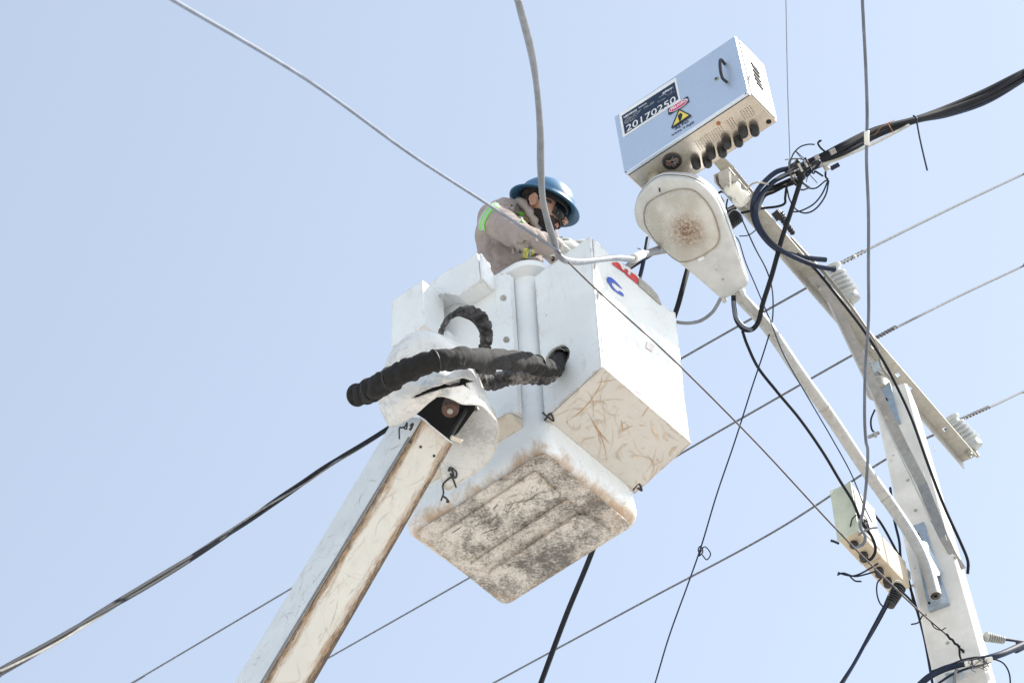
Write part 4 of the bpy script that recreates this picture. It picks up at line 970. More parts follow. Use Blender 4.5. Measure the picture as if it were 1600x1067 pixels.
bm = bmesh.new(); obox(bm, (br[2] + br[6]) / 2 - wv_ * .022 + cdir(0, 0, .016), (br[6] - br[2]).normalized(), wv_, (br[6] - br[2]).normalized().cross(wv_), (br[6] - br[2]).length, .005, .034); bmobj('brace_rib', bm, M['galv'], brace)
for px, py, D_ in ((1344, 573, 15.54), (1384, 652, 15.46), (1281, 452, 15.58), (1492, 871, 15.08)):
    lathe_o('bolt', P(px, py, D_), -cdir(0, 0, 1), [(0, .009), (.004, .009), (.005, .005), (.010, .005)], M['galv_old'], brace, 8)
# second angle on the pole top with hanger plate
top_br = thing('pole_top_bracket', P(1385, 640, 15.85), 'galvanised plate and steel bracket strapped beneath the crossarm', 'bracket')
bm = bmesh.new(); f1 = on_face1(1392, 630, .012); 
prism(bm, [on_face1(x, y, .004) for x, y in ((1376, 608), (1392, 600), (1408, 662), (1392, 667))], n1 * .02, .002); bmobj('hanger_plate', bm, M['galv_plate'], top_br)
lathe_o('hanger_bolt', on_face1(1384, 625, .024), n1, [(0, .010), (.008, .010)], M['black_hole'], top_br, 12)
tube('side_bolt', [P(1373, 676, 15.75), P(1357, 683, 15.72)], .009, M['galv_dark'], top_br, 8); lathe_o('side_nut', P(1369, 678, 15.74), cdir(-.9, -.35, 0), [(0, .018), (.012, .018)], M['galv'], top_br, 6)
tube('bond_wire', cr([P(1367, 640, 15.8), P(1361, 655, 15.78), P(1362, 670, 15.76), P(1368, 677, 15.74)], 6), .005, M['cable_black'], top_br, 6)

# insulators: upright porcelain posts with sheds and a grooved head
def insulator(base, h, r, label, axis=ZU, mat='ceramic', group='porcelain line insulators on the crossarm'):
    t_ = thing('insulator', base, label, 'insulator', group)
    pr = [(0, r * .55), (.02, r * .6), (.03, r * .75)]
    bm = bmesh.new(); x = .03
    pr2 = [(0, r * .80), (h * .13, r * .84), (h * .17, r * .8)]
    for k in range(5):
        b0 = h * (.18 + k * .125); rk = r * (1 - .05 * k)
        pr2 += [(b0, rk * .80), (b0 + h * .012, rk * .97), (b0 + h * .035, rk * 1.02), (b0 + h * .06, rk * .97), (b0 + h * .085, rk * .80)]
    pr2 += [(h * .82, r * .55), (h * .86, r * .52), (h * .90, r * .72), (h * .96, r * .74), (h, r * .5), (h * 1.005, .001)]
    lathe(bm, base, axis, pr2, 28); bmobj('porcelain', bm, M[mat], t_, True, 60)
    lathe_o('pin', base - axis * .05, axis, [(0, .011), (.055, .011)], M['galv_old'], t_, 10); lathe_o('base_cap', base - axis * .002, axis, [(0, r * .84), (h * .10, r * .86), (h * .13, r * .82)], M['galv'], t_, 20)
    return t_
i1b = atz(1322, 478, Zx + .02) + pX * -.035; i3b = atz(1527, 702, Zx + .02) + pX * -.02
i1b = P(1327, 472, 15.95); i3b = P(1520, 702, 16.75)
ins1 = insulator(i1b, .215, .072, 'ribbed grey insulator near the upper middle of the crossarm', cdir(-.40, .85, .35).normalized())
ins3 = insulator(i3b, .215, .072, 'ribbed grey insulator on the lower right tip of crossarm', cdir(-.52, .75, .38).normalized())
ins2 = insulator(P(1372, 598, 16.15), .235, .062, 'grey insulator half hidden behind brace at pole top', (ZU + cdir(-.10, 0, 0)).normalized())
lathe_o('pole_top_cap', P(1372, 602, 16.02), -ZU, [(0, .062), (.05, .064), (.055, .05), (.056, .018), (.075, .018)], M['galv_old'], top_br, 24)
bm = bmesh.new(); hexa(bm, *[[P(x, y, D_) for x, y in ((1360, 568), (1376, 562), (1382, 575), (1366, 582))] for D_ in (15.9, 16.0)], .003); bmobj('clamp_block', bm, M['galv_plate'], top_br)

# ================================================================ STREET LAMP
lamp = thing('street_lamp', P(1455, 890, 15.05), 'grey street lamp with dusty bowl lens on a curved pipe arm', 'street lamp')
la = P(1035, 290, 14.90) - P(1148, 462, 15.02); la = la.normalized(); lw = la.cross(ZU).normalized()
if lw.dot(cdir(1, 0, 0)) < 0: lw = -lw
lu = la.cross(lw).normalized()
if lu.z < 0: lu = -lu
L0 = P(1147, 459, 15.02)
def onlamp(px, py, h=0): p = onp(px, py, L0 + lu * h, lu) - L0; return p.dot(la), p.dot(lw)
def LP(s, w_, h): return L0 + la * s + lw * w_ + lu * h
outline = [(1129, 469), (1110, 452), (1085, 430), (1060, 410), (1030, 386), (1010, 366), (996, 352), (991, 332), (995, 311), (1009, 292), (1030, 278), (1056, 277), (1080, 281), (1102, 294), (1120, 315), (1133, 345), (1146, 380), (1160, 420), (1167, 440), (1164, 449), (1147, 459)]
oc = cr([V((*onlamp(x, y), 0)) for x, y in outline], 4); cen = V((.40, 0, 0)); 
cen = V((*onlamp(1066, 352), 0))
spine = lambda s: V((min(max(s, .04), .46), onlamp(1147, 459)[1] * 0 + 0, 0))
bm = bmesh.new(); rg = []
def oring(scale, h, off=0):
    o_ = []
    for p in oc:
        c_ = V((min(max(p.x, .10), .40), cen.y * min(max(p.x, 0), .40) / .40, 0)); d = p - c_
        q_ = c_ + d * scale; o_.append(LP(q_.x, q_.y, h * (1 if True else 1) * (.45 + .55 * min(1, max(0, p.x) / .35))))
    return o_
for sc_, h in ((.80, -.006), (.93, -.010), (.98, -.006), (1.0, .006), (1.0, .022), (1.0, .024)): rg.append([bm.verts.new(p) for p in oring(sc_, h)])
m_ = len(oc)
for a in range(len(rg) - 1):
    for k in range(m_): bm.faces.new((rg[a][k], rg[a][(k + 1) % m_], rg[a + 1][(k + 1) % m_], rg[a + 1][k]))
bm.faces.new(rg[0][::-1]); bm.faces.new(rg[-1])
lower = bmobj('lamp_frame', bm, M['lamp_shell'], lamp, True, 50)
bm = bmesh.new(); rg = []
for sc_, h in ((.985, .0245), (.985, .029)): rg.append([bm.verts.new(p) for p in oring(sc_, h)])
for sc_, h in ((1.010, .029), (1.015, .045), (.985, .085), (.9, .125), (.7, .16), (.4, .18), (.02, .185)): rg.append([bm.verts.new(p) for p in oring(sc_, h)])
for a in range(len(rg) - 1):
    for k in range(m_): bm.faces.new((rg[a][k], rg[a][(k + 1) % m_], rg[a + 1][(k + 1) % m_], rg[a + 1][k]))
bm.faces.new(rg[0][::-1]); bm.faces.new(rg[-1]); M['lamp_top'] = simple('lamp_top_paint', (.68, .70, .72), .35, var=.04, bump=.05)
bmobj('lamp_canopy', bm, M['lamp_top'], lamp, True, 50)
bm = bmesh.new(); a0 = [bm.verts.new(p) for p in oring(1.004, .0225)]; a1 = [bm.verts.new(p) for p in oring(1.004, .030)]
for k in range(m_): bm.faces.new((a0[k], a0[(k + 1) % m_], a1[(k + 1) % m_], a1[k]))
bmobj('lamp_gasket', bm, M['seam'], lamp, True)
# lens
lo_ = [(1006, 334), (1012, 318), (1032, 305), (1058, 296), (1082, 297), (1097, 308), (1112, 328), (1122, 355), (1124, 373), (1116, 387), (1095, 401), (1072, 409), (1056, 406), (1036, 389), (1018, 368), (1008, 350)]
lc_ = cr([V((*onlamp(x, y, -.008), 0)) for x, y in lo_] + [V((*onlamp(*lo_[0], -.008), 0))], 5)[:-1]
cl = V((0, 0, 0))
for p in lc_: cl += p
cl /= len(lc_)
bm = bmesh.new(); rg = []
for sc_, h in ((1.0, -.004), (.985, -.012), (.94, -.024), (.86, -.035), (.74, -.044), (.58, -.050), (.40, -.054), (.2, -.056), (.01, -.057)):
    rg.append([bm.verts.new(LP(cl.x + (p.x - cl.x) * sc_, cl.y + (p.y - cl.y) * sc_, h)) for p in lc_])
n = len(lc_)
for a in range(len(rg) - 1):
    for k in range(n): bm.faces.new((rg[a][k], rg[a][(k + 1) % n], rg[a + 1][(k + 1) % n], rg[a + 1][k]))
bm.faces.new(rg[-1])
m, q, b, c, co, vv = LENS
tc = q.N.new('ShaderNodeTexCoord'); 
cp = P(1070, 369, 14.84) - ORG[lamp.name]
dv = q.N.new('ShaderNodeVectorMath'); dv.operation = 'DISTANCE'; q.L.new(tc.outputs['Object'], dv.inputs[0]); dv.inputs[1].default_value = cp
near = q.ramp(dv.outputs['Value'], .14, .035)
sp = q.math('MULTIPLY', q.math('MULTIPLY', q.ramp(q.noise(co, 70, 5, .8)[0], .44, .54), near), .95)
c = q.mix(q.math('MULTIPLY', near, .7), c, (.45, .30, .17)); c = q.mix(sp, c, (.17, .075, .035))
wa = q.N.new('ShaderNodeTexWave'); wa.inputs['Scale'].default_value = 34; q.L.new(q.coord((1, 1, 1), (.3, .2, .6)), wa.inputs['Vector']); wb = q.N.new('ShaderNodeTexWave'); wb.inputs['Scale'].default_value = 34; q.L.new(q.coord((1, 1, 1), (.3, .2, 2.1)), wb.inputs['Vector'])
q.set(b.inputs['Base Color'], c); b.inputs['Roughness'].default_value = .22; b.inputs['Transmission Weight'].default_value = .25; b.inputs['IOR'].default_value = 1.3
q.bump(b, q.math('ADD', wa.outputs['Fac'], wb.outputs['Fac']), .25, .004)
lens_o = bmobj('lamp_lens', bm, m, lamp, True)
tube('lens_gasket', [LP(p.x, p.y, -.010) for p in lc_ + [lc_[0]]], .0026, simple('brown_gasket', (.34, .29, .22), .8, bump=.2), lens_o, 8)
lathe_o('reflector', LP(cl.x, cl.y, -.02), lu, [(0, .05), (.004, .05)], M['galv'], lamp, 20)
tube('frame_latch', [LP(*onlamp(1030, 294, -.01), -.011), LP(*onlamp(1031, 300, -.01), -.012)], .0035, M['seam'], lower, 8)
for px, py, r_ in ((1129, 437, .007), (1119, 422, .004), (1011, 321, .003)): lathe_o('screw', LP(*onlamp(px, py, -.008), -.001), -lu, [(0, r_), (.006 if px > 1050 else .003, r_ * .7)], M['galv_old'], lower, 10)
for px, py in ((1131, 468), (1160, 454)): 
    s_, w_ = onlamp(px, py); boxo('hinge_lug', LP(s_, w_, .0), la, lw, lu, .03, .018, .03, M['lamp_shell'], lamp, .003)
c0 = onlamp(1095, 404, -.012); boxo('rating_sticker', LP(c0[0], c0[1], -.0105), la, lw, lu, .02, .032, .001, M['ink_white'], lower)
# pipe arm and its plate on the pole
pp = cr([P(1138, 440, 15.05), P(1156, 464, 15.06), P(1200, 512, 15.08), P(1250, 585, 15.05), P(1300, 655, 15.12), P(1350, 730, 15.15), P(1395, 793, 15.12), P(1425, 838, 15.05), P(1443, 872, 14.98), P(1454, 902, 14.9), P(1462, 931, 14.80)], 8)
bm = bmesh.new(); rgs = add_tube(bm, pp, .029, 20, cap=False); inn_ = add_tube(bm, pp[-12:], .024, 20, cap=False)
bm.faces.new(rgs[0]); 
for k in range(20): 
    try: bm.faces.new((rgs[-1][k], rgs[-1][(k + 1) % 20], inn_[-1][(k + 1) % 20], inn_[-1][k]))
    except Exception: pass
pipe = bmobj('pipe_arm', bm, M['galv'], lamp, True, 60); lathe_o('pipe_bore', pp[-1] + (pp[-2] - pp[-1]).normalized() * .01, (pp[-2] - pp[-1]), [(0, .024), (.003, .024)], M['black_hole'], lamp, 20)
for k in (30, 46): lathe_o('pipe_weld', pp[k] - (pp[k] - pp[k - 1]).normalized() * .004, (pp[k] - pp[k - 1]), [(0, .030), (.004, .032), (.008, .030)], M['galv_old'], pipe, 20)
bm = bmesh.new(); pc = [on_face1(x, y, .0) for x, y in ((1425, 828), (1446, 820), (1485, 946), (1453, 958))]; prism(bm, pc, n1 * .03, .004); mp_ = bmobj('mounting_plate', bm, M['galv_plate'], lamp)
bm = bmesh.new(); prism(bm, [on_face1(x, y, .031) for x, y in ((1433, 838), (1446, 834), (1450, 850), (1437, 855))], n1 * .008, .002); bmobj('backing_washer', bm, M['galv_plate'], mp_)
lathe_o('bolt', on_face1(1434, 836, .038), n1, [(0, .009), (.01, .009)], M['black_hole'], mp_, 10); lathe_o('bolt', on_face1(1437, 842, .038), n1, [(0, .012), (.008, .012), (.008, .007), (.02, .007)], M['galv'], mp_, 6); lathe_o('bolt', on_face1(1452, 942, .030), n1, [(0, .006), (.006, .006)], M['black_hole'], mp_, 10)
bm = bmesh.new(); prism(bm, [P(1428, 845, 15.0), P(1437, 848, 15.03), P(1462, 896, 15.0), P(1456, 900, 14.93)], cdir(.3, 0, .25).normalized() * .05, .002); bmobj('gusset', bm, M['galv_plate'], lamp)

# ================================================================ TERMINAL BOX ON THE LEFT OF THE POLE
eT = dX.copy(); pT = V((eT.y, -eT.x, 0))
T0 = P(1310, 846, 14.6)                                   # low near left corner
def TP(e, p, z): return T0 + eT * e + pT * p + ZU * z
tb = thing('terminal_box', TP(.15, .05, 0), 'pale green and beige terminal box on a steel arm left of the pole', 'terminal box')
bm = bmesh.new(); obox(bm, TP(.11, .055, .15), eT, pT, ZU, .22, .105, .29, .004); tbox = bmobj('terminal_cover', bm, M['beige'], tb)
boxo('cover_door', TP(-.004, .055, .152), eT, pT, ZU, .010, .112, .30, M['screen_green'], tb, .003)
boxo('sun_painted_side', TP(.11, .110, .16), eT, pT, ZU, .20, .006, .25, M['ceramic_white'], tb, .002)  # white plate on the beige box: sunlight put into the colour
bm = bmesh.new(); obox(bm, TP(.36, .055, .085), eT, pT, ZU, .27, .10, .16, .006); bmobj('splice_housing', bm, M['beige'], tb)
lathe_o('cover_screw', TP(-.01, .012, .285), -eT, [(0, .007), (.006, .006)], M['ceramic_white'], tb, 10)
for px, py, ln in ((1334, 851, .02), (1349, 868, .036), (1373, 892, .036), (1386, 908, .036)):
    c0 = onp(px, py - 3, TP(0, 0, .004), ZU); lathe_o('cable_gland', c0, -ZU, [(0, .019), (.01, .022), (.018, .022), (.020, .019), (ln, .021), (ln + .008, .014)], M['rubber'], tb, 12, 30)
brk = thing('box_bracket', P(1412, 905, 14.95), 'short galvanised angle bracket holding the beige terminal box to the pole', 'bracket')
b0_, b1_ = P(1338, 818, 14.78), P(1416, 908, 15.0)
dB = (b1_ - b0_).normalized(); sB = dB.cross(ZU).normalized(); sB = sB if sB.dot(cdir(1, 0, 0)) > 0 else -sB
boxo('bracket_flange', (b0_ + b1_) / 2, dB, sB, sB.cross(dB), (b1_ - b0_).length, .045, .006, M['galv_old'], brk, .001)
boxo('bracket_web', (b0_ + b1_) / 2 + sB * .025 + ZU * .02, dB, sB, sB.cross(dB), (b1_ - b0_).length, .006, .05, M['galv'], brk, .001)
for k in range(4): c0 = b0_.lerp(b1_, .3 + k * .17) + sB * .029 + ZU * .02; lathe_o('slot', c0, sB, [(0, .008), (.002, .008)], M['ceramic_white'] if k % 2 else M['seam'], brk, 10)
for k, (px, py) in enumerate(((1388, 858), (1378, 846), (1368, 838))): boxo('bracket_nut', P(px, py, 14.97), dB, sB, ZU, .03, .022, .03, M['galv_old'], brk, .004)
# knot of tape and wires on the box
bm = bmesh.new(); kc = P(1341, 823, 14.66)
for k in range(7): ellip(bm, kc + V([random.uniform(-.02, .02) for _ in range(3)]), cdir(1, 0, 0), cdir(0, 1, 0), cdir(0, 0, 1), .028, .035, .025, 12)
kn = link('taped_splice', remeshed(bm, .006, 1), M['rubber'], None, True); tag(kn, 'lumpy black taped splice on top of the terminal box', 'cable splice')
for k in range(9):
    a = [kc + V([random.uniform(-.05, .05) for _ in range(3)]) for _ in range(4)]; tube('wire_end', cr(a, 5), .003, M['cable_black'] if k % 3 else M['cable_pale'], kn, 6)

# ================================================================ CABLES
def cable(name, pts, rad, mat, label, cat='cable', group=None, n=10, k=10, fn=None):
    o = tube(name, cr([P3(p) for p in pts], k), rad, mat, None, n, fn); return tag(o, label, cat, group)
cable('service_cable', [(-600, -560, 5.0), (-100, -233, 6.4), (240, -22, 8.0), (270, 0, 8.15), (480, 125, 9.6), (640, 240, 11.0), (760, 318, 12.2), (866, 388, 12.8), (872, 393, 12.83)], .0060, M['cable_grey'], 'thin grey cable crossing diagonally from the upper left corner to the worker', n=8)
cable('service_cable', [(866, 388, 12.8), (940, 460, 13.2), (1050, 560, 13.75), (1180, 690, 14.1), (1310, 830, 14.3), (1400, 920, 14.5), (1445, 962, 14.6), (1478, 990, 14.65)], .0042, M['brown_cable'], 'thin brownish cable crossing the right cover diagonally down to the pole', n=8)
cable('copper_wire', [(1478, 990, 14.65), (1500, 1012, 14.68), (1520, 1036, 14.68)], .006, M['cable_black'], 'black twisted wire tail tied to the pole above its lower clamp', 'wire', n=6, fn=lambda i, a, p: 1 + .5 * math.sin(i * 1.7 + a))
g1 = cable('drop_cable', [(650, -900, 6.5), (770, -250, 9.6), (804, -25, 11.0), (812, 10, 11.2), (829, 75, 11.6), (838, 130, 12.0), (844, 200, 12.3), (845, 260, 12.5), (848, 310, 12.6), (857, 350, 12.7), (866, 378, 12.8), (871, 395, 12.85), (882, 406, 12.9), (905, 409, 13.2), (935, 406, 13.5), (965, 403, 13.8), (990, 405, 14.1), (1003, 398, 14.3), (1022, 391, 14.9), (1045, 384, 15.4)], lambda t: .0135 + .0015 * math.sin(t * 40), M['cable_pale'], 'thick pale grey cable hanging in front of the worker and bending to the lamp')
cable('drop_cable', [(1330, -900, 10.5), (1343, -250, 12.4), (1347, -25, 13.2), (1349, 30, 13.3), (1353, 110, 13.5), (1355, 180, 13.6), (1354, 250, 13.7), (1357, 330, 13.8), (1357, 420, 13.9), (1357, 500, 14.0), (1352, 580, 14.1), (1351, 650, 14.2), (1353, 688, 14.25), (1356, 705, 14.27), (1354, 750, 14.3), (1349, 795, 14.4), (1344, 822, 14.5), (1352, 838, 14.55), (1348, 850, 14.55), (1335, 856, 14.6)], .0073, M['cable_grey'], 'blue-grey cable hanging vertically down to the terminal box')
bm = bmesh.new(); add_tube(bm, [P(1354, 205, 13.62), P(1354.5, 226, 13.64)], .0115, 12); tw = bmobj('tape_wrap', bm, M['ceramic_white'], None, True); tag(tw, 'short white tape wrap around the vertical blue-grey cable', 'tape')
cable('thin_wire', [(1210, -700, 17.0), (1222, -240, 16.0), (1227.5, -20, 15.6), (1229, 60, 15.55), (1231, 150, 15.5), (1234, 240, 15.45), (1235, 272, 15.4)], .0022, M['cable_pale'], 'very thin pale wire dropping from the top onto the cable knot', 'wire', n=6)
# three phase conductors
PH = 'line conductors on the insulators'
def conductor(pts, lab): cable('line_conductor', pts, .0062, M['alum'], lab, 'power line', PH, 8, 14)
conductor([(2500, -110, 34), (1960, 108, 24), (1640, 254, 19.5), (1600, 272, 19.2), (1500, 319, 18.0), (1400, 368, 16.9), (1320, 408, 16.1), (1297, 420, 15.95)], 'grey line conductor from the right edge to the uppermost insulator')
conductor([(1303, 424, 15.95), (1260, 450, 16.3), (1065, 560, 17.8), (760, 738, 20), (445, 925, 23), (200, 1070, 25), (150, 1100, 26), (-500, 1480, 36)], 'grey line conductor running from uppermost insulator down behind the boom arm')
conductor([(2500, 20, 34), (1960, 246, 24), (1640, 394, 19.5), (1600, 415, 19.2), (1500, 462, 18.0), (1430, 497, 17.0), (1375, 525, 16.4), (1352, 540, 16.25)], 'grey line conductor from the right edge to the middle insulator')
conductor([(1352, 546, 16.25), (1330, 556, 16.5), (1200, 630, 17.6), (1070, 705, 18.7), (900, 806, 20.3), (720, 910, 22), (505, 1032, 24), (400, 1092, 25), (-300, 1490, 36)], 'grey line conductor from middle insulator passing behind the bucket')
conductor([(2500, 210, 34), (1960, 442, 24), (1640, 594, 20.0), (1600, 611, 19.6), (1560, 630, 18.3), (1515, 650, 17.3), (1500, 658, 17.0)], 'short grey line conductor from right edge to the crossarm tip insulator')
conductor([(1498, 662, 17.0), (1475, 672, 17.1), (1380, 720, 17.8), (1210, 830, 19.2), (1000, 943, 21), (770, 1067, 23), (720, 1094, 24), (0, 1480, 35)], 'grey line conductor leaving the crossarm tip insulator towards the bottom edge')
def helix(a, b_, r, turns, rad, n=8):
    d = (b_ - a); dn_ = d.normalized(); u = dn_.orthogonal().normalized(); v = dn_.cross(u); N = int(turns * n)
    return [a + d * (i / N) + (u * math.cos(2 * math.pi * i / n) + v * math.sin(2 * math.pi * i / n)) * r for i in range(N + 1)]
for (a, b_, lab) in (((1302, 418, 15.98), (1350, 393, 16.4), 'uppermost'), ((1358, 534, 16.2), (1400, 511, 16.6), 'middle'), ((1500, 656, 17.0), (1545, 636, 17.9), 'crossarm tip')):
    tw = tube('line_tie', helix(P3(a), P3(b_), .008, 9, .004), .004, M['alum'], None, 6); tag(tw, f'spiral wire tie wrapped on the conductor at the {lab} insulator', 'wire tie', 'spiral ties on the conductors')
lathe_tie = lathe_o('line_clamp', P(1333, 402, 16.2), P(1340, 398, 16.3) - P(1333, 402, 16.2), [(0, .006), (.004, .013), (.02, .013), (.024, .006)], M['galv'], None, 10); tag(lathe_tie, 'tiny metal clamp on the conductor right of the uppermost insulator', 'clamp')
# twisted service bundle at left
tri = cr([P3(p) for p in [(-900, 1500, 5.6), (-400, 1270, 7.6), (-30, 1067, 9.6), (0, 1049, 9.8), (75, 1008, 10.3), (145, 965, 10.8), (220, 920, 11.4), (300, 870, 12.0), (370, 825, 12.6), (420, 790, 13.0), (470, 757, 13.5), (520, 722, 13.9), (610, 668, 14.6), (800, 540, 16.2), (985, 417, 15.9), (1060, 372, 15.6), (1127, 334, 15.4), (1180, 308, 15.3), (1236, 281, 15.25)]], 12)
tws = thing('twisted_service_cable', tri[0], 'twisted black and pale service cable rising from lower left behind the boom', 'cable')
def twist(ph, r, rad, mat, pitch=74):
    out = []
    for i, p in enumerate(tri):
        a = tri[max(i - 1, 0)]; b_ = tri[min(i + 1, len(tri) - 1)]; d = (b_ - a).normalized(); u = (ZU - d * ZU.dot(d)).normalized(); v = d.cross(u)
        an = ph + i * 2 * math.pi / pitch; out.append(p + (u * math.cos(an) + v * math.sin(an)) * r)
    return tube('strand', out, rad, mat, tws, 10)
twist(0, .0075, .0066, M['cable_black']); twist(2.3, .0075, .0064, M['cable_black']); twist(4.4, .0085, .0042, M['cable_white'])
# thick bundle at right with its strands
ctl = [(2300, -330, 22), (1900, -60, 18.6), (1640, 96, 16.6), (1600, 118, 16.4), (1540, 150, 16.2), (1480, 172, 16.0), (1430, 187, 15.8), (1370, 206, 15.6), (1320, 232, 15.4), (1290, 246, 15.35), (1245, 266, 15.3)]
bun = thing('cable_bundle', P3(ctl[-1]), 'heavy bundle of black aerial cables sweeping in from the right edge', 'cable bundle')
offs = [(-6, -5, 0), (-3, -2, -.01), (0, 2, .01), (3, 5, 0), (5, 8, .015)]
spr = [.4, .6, .4, .9, 1.1, .8, .35, .9, 1.0, .8, .9]
for k, (ox, oy, od) in enumerate(offs):
    pts = []
    for i, (x, y, D_) in enumerate(ctl):
        wob = math.sin(i * 1.3 + k * 1.9) * 1.5
        pts.append(P(x + (ox * .3) * spr[i], y + (oy + wob) * spr[i] * 1.1, D_ + od))
    tube('strand', cr(pts, 10), (.0115, .0125, .013, .012, .0105)[k], M[('cable_black', 'cable_black', 'rubber', 'cable_black', 'cable_navy')[k]], bun, 12)
cable('neutral_cable', [(1420, 196, 15.72), (1370, 222, 15.55), (1330, 240, 15.42), (1300, 252, 15.36), (1265, 262, 15.3), (1235, 272, 15.28), (1205, 287, 15.24)], .0075, M['galv_old'], 'pale sheathed cable along the underside of the black bundle')
zt = P3((1429, 187, 15.74))
cable('cable_tie', [(1427, 181, 15.76), (1432, 185, 15.74), (1433, 193, 15.74), (1437, 215, 15.72), (1443, 242, 15.7), (1449, 267, 15.7)], .0045, M['cable_navy'], 'long black cable tie tail dangling from the right cable bundle', 'cable tie', n=6)
cable('cut_wire', [(1366, 212, 15.5), (1376, 200, 15.45), (1384, 194, 15.45), (1398, 188, 15.5)], .0018, M['copper'], 'fine copper wire end sticking up from the black bundle', 'wire', n=5)
cable('cut_wire', [(1386, 192, 15.45), (1391, 199, 15.45), (1396, 208, 15.48)], .0018, M['copper'], 'fine copper wire end hanging below the black bundle', 'wire', n=5)
# loops at the knot
cable('loop_cable', [(1240, 262, 15.25), (1215, 268, 15.2), (1195, 284, 15.15), (1181, 303, 15.1), (1176, 325, 15.05), (1180, 348, 15.05), (1193, 370, 15.05), (1212, 388, 15.08), (1240, 399, 15.1), (1268, 404, 15.15), (1290, 406, 15.2)], .0125, M['cable_navy'], 'thick dark loop cable with a cut end, upper of the pair')
cable('loop_cable', [(1246, 268, 15.27), (1220, 277, 15.22), (1200, 292, 15.17), (1187, 308, 15.12), (1181, 330, 15.0), (1186, 352, 15.0), (1200, 374, 15.0), (1222, 392, 15.05), (1250, 406, 15.08), (1280, 417, 15.12), (1305, 421, 15.15)], .0115, M['cable_navy'], 'thick dark loop cable with a cut end, lower of the pair')
cable('loop_cable', [(1238, 268, 15.24), (1212, 280, 15.2), (1198, 293, 15.2), (1190, 312, 15.2), (1186, 330, 15.2)], .007, M['cable_pale'], 'pale inner cable following the dark loop cables')
cable('steep_cable', [(1252, 279, 15.2), (1248, 292, 15.2), (1236, 330, 15.15), (1222, 372, 15.1), (1206, 430, 15.05), (1192, 474, 15.0), (1186, 500, 15.0), (1176, 514, 15.0), (1162, 514, 15.0), (1151, 500, 15.0), (1147, 480, 14.98), (1146, 462, 14.97)], .0118, M['cable_black'], 'black cable dropping steeply from the knot and looping under the lamp')
cable('jumper_cable', [(1255, 274, 15.3), (1232, 288, 15.28), (1210, 300, 15.26), (1196, 306, 15.25), (1190, 316, 15.25), (1184, 330, 15.25)], .0065, M['cable_black'], 'short black jumper dipping from the knot to the crossarm')
cable('jumper_cable', [(1260, 272, 15.3), (1244, 285, 15.28), (1220, 293, 15.25), (1200, 297, 15.22)], .007, M['cable_black'], 'short black jumper running level left of the knot')
cable('jumper_cable', [(1240, 276, 15.25), (1230, 290, 15.2), (1227, 308, 15.18), (1226, 318, 15.18), (1214, 323, 15.18), (1190, 326, 15.2), (1158, 333, 15.22)], .006, M['cable_black'], 'black jumper with a square bend behind the steep cable')
cable('jumper_cable', [(1146, 470, 14.96), (1149, 492, 14.96), (1160, 508, 14.96), (1175, 516, 14.97)], .008, M['cable_grey'], 'grey lamp lead curving beside the pipe arm')
cable('arc_wire', [(1235, 252, 15.3), (1240, 240, 15.3), (1250, 230, 15.3), (1262, 226, 15.3), (1273, 226, 15.3)], .0035, M['cable_navy'], 'thin arched wire rising above the cable knot', 'wire', n=6)
cable('arc_wire', [(1290, 238, 15.3), (1282, 231, 15.3), (1278, 224, 15.3), (1281, 221, 15.3)], .005, M['cable_black'], 'short curled black wire end above the bundle clamp', 'wire', n=6)
cable('arc_wire', [(1250, 280, 15.25), (1262, 293, 15.25), (1275, 294, 15.25), (1288, 284, 15.25), (1294, 281, 15.25)], .004, M['cable_navy'], 'thin wire sagging right of the knot, upper curve', 'wire', n=6)
cable('arc_wire', [(1294, 282, 15.25), (1284, 304, 15.25), (1270, 320, 15.25), (1250, 330, 15.25), (1236, 331, 15.25)], .004, M['cable_navy'], 'thin wire sweeping down left from the hanging clamp', 'wire', n=6)
cable('arc_wire', [(1295, 282, 15.25), (1290, 305, 15.25), (1276, 325, 15.25), (1260, 333, 15.25), (1245, 328, 15.25), (1234, 312, 15.25), (1230, 296, 15.25)], .004, M['cable_navy'], 'thin wire forming the lowest hanging loop near the knot', 'wire', n=6)
cable('arc_wire', [(1290, 268, 15.25), (1290, 276, 15.25), (1294, 281, 15.25)], .005, M['cable_black'], 'short lead under the hanging clamp', 'wire', n=6)
cable('arc_wire', [(1166, 300, 15.1), (1172, 290, 15.1), (1184, 285, 15.1), (1200, 288, 15.15)], .005, M['galv_old'], 'thin bent wire joining white insulator and loop cables', 'wire', n=6)
cable('thin_wire', [(1137, 311, 15.1), (1135, 322, 15.1), (1137, 335, 15.1)], .004, M['cable_navy'], 'tiny blue lead dropping beside the lamp rim', 'wire', n=6)
cable('thin_wire', [(1152, 330, 15.15), (1158, 340, 15.15), (1168, 362, 15.15), (1180, 388, 15.2), (1196, 418, 15.2), (1205, 444, 15.2), (1208, 470, 15.15), (1206, 505, 15.1), (1195, 545, 15.0), (1175, 605, 14.9), (1148, 690, 14.8), (1120, 772, 14.7), (1096, 852, 14.6), (1075, 912, 14.5), (1045, 995, 14.4), (1018, 1085, 14.3), (950, 1300, 13.6), (800, 1800, 12.2)], .0036, M['cable_navy'], 'thin navy wire with a small bow, falling to the bottom edge', 'wire', n=6)
cable('wire_bow', [(1094, 868, 14.58), (1091, 858, 14.58), (1095, 853, 14.58), (1098, 862, 14.58), (1092, 868, 14.58), (1100, 854, 14.58), (1108, 860, 14.58), (1110, 867, 14.58), (1104, 874, 14.58), (1097, 866, 14.58)], .003, M['cable_navy'], 'small bow knotted in the thin navy wire', 'wire', n=6)
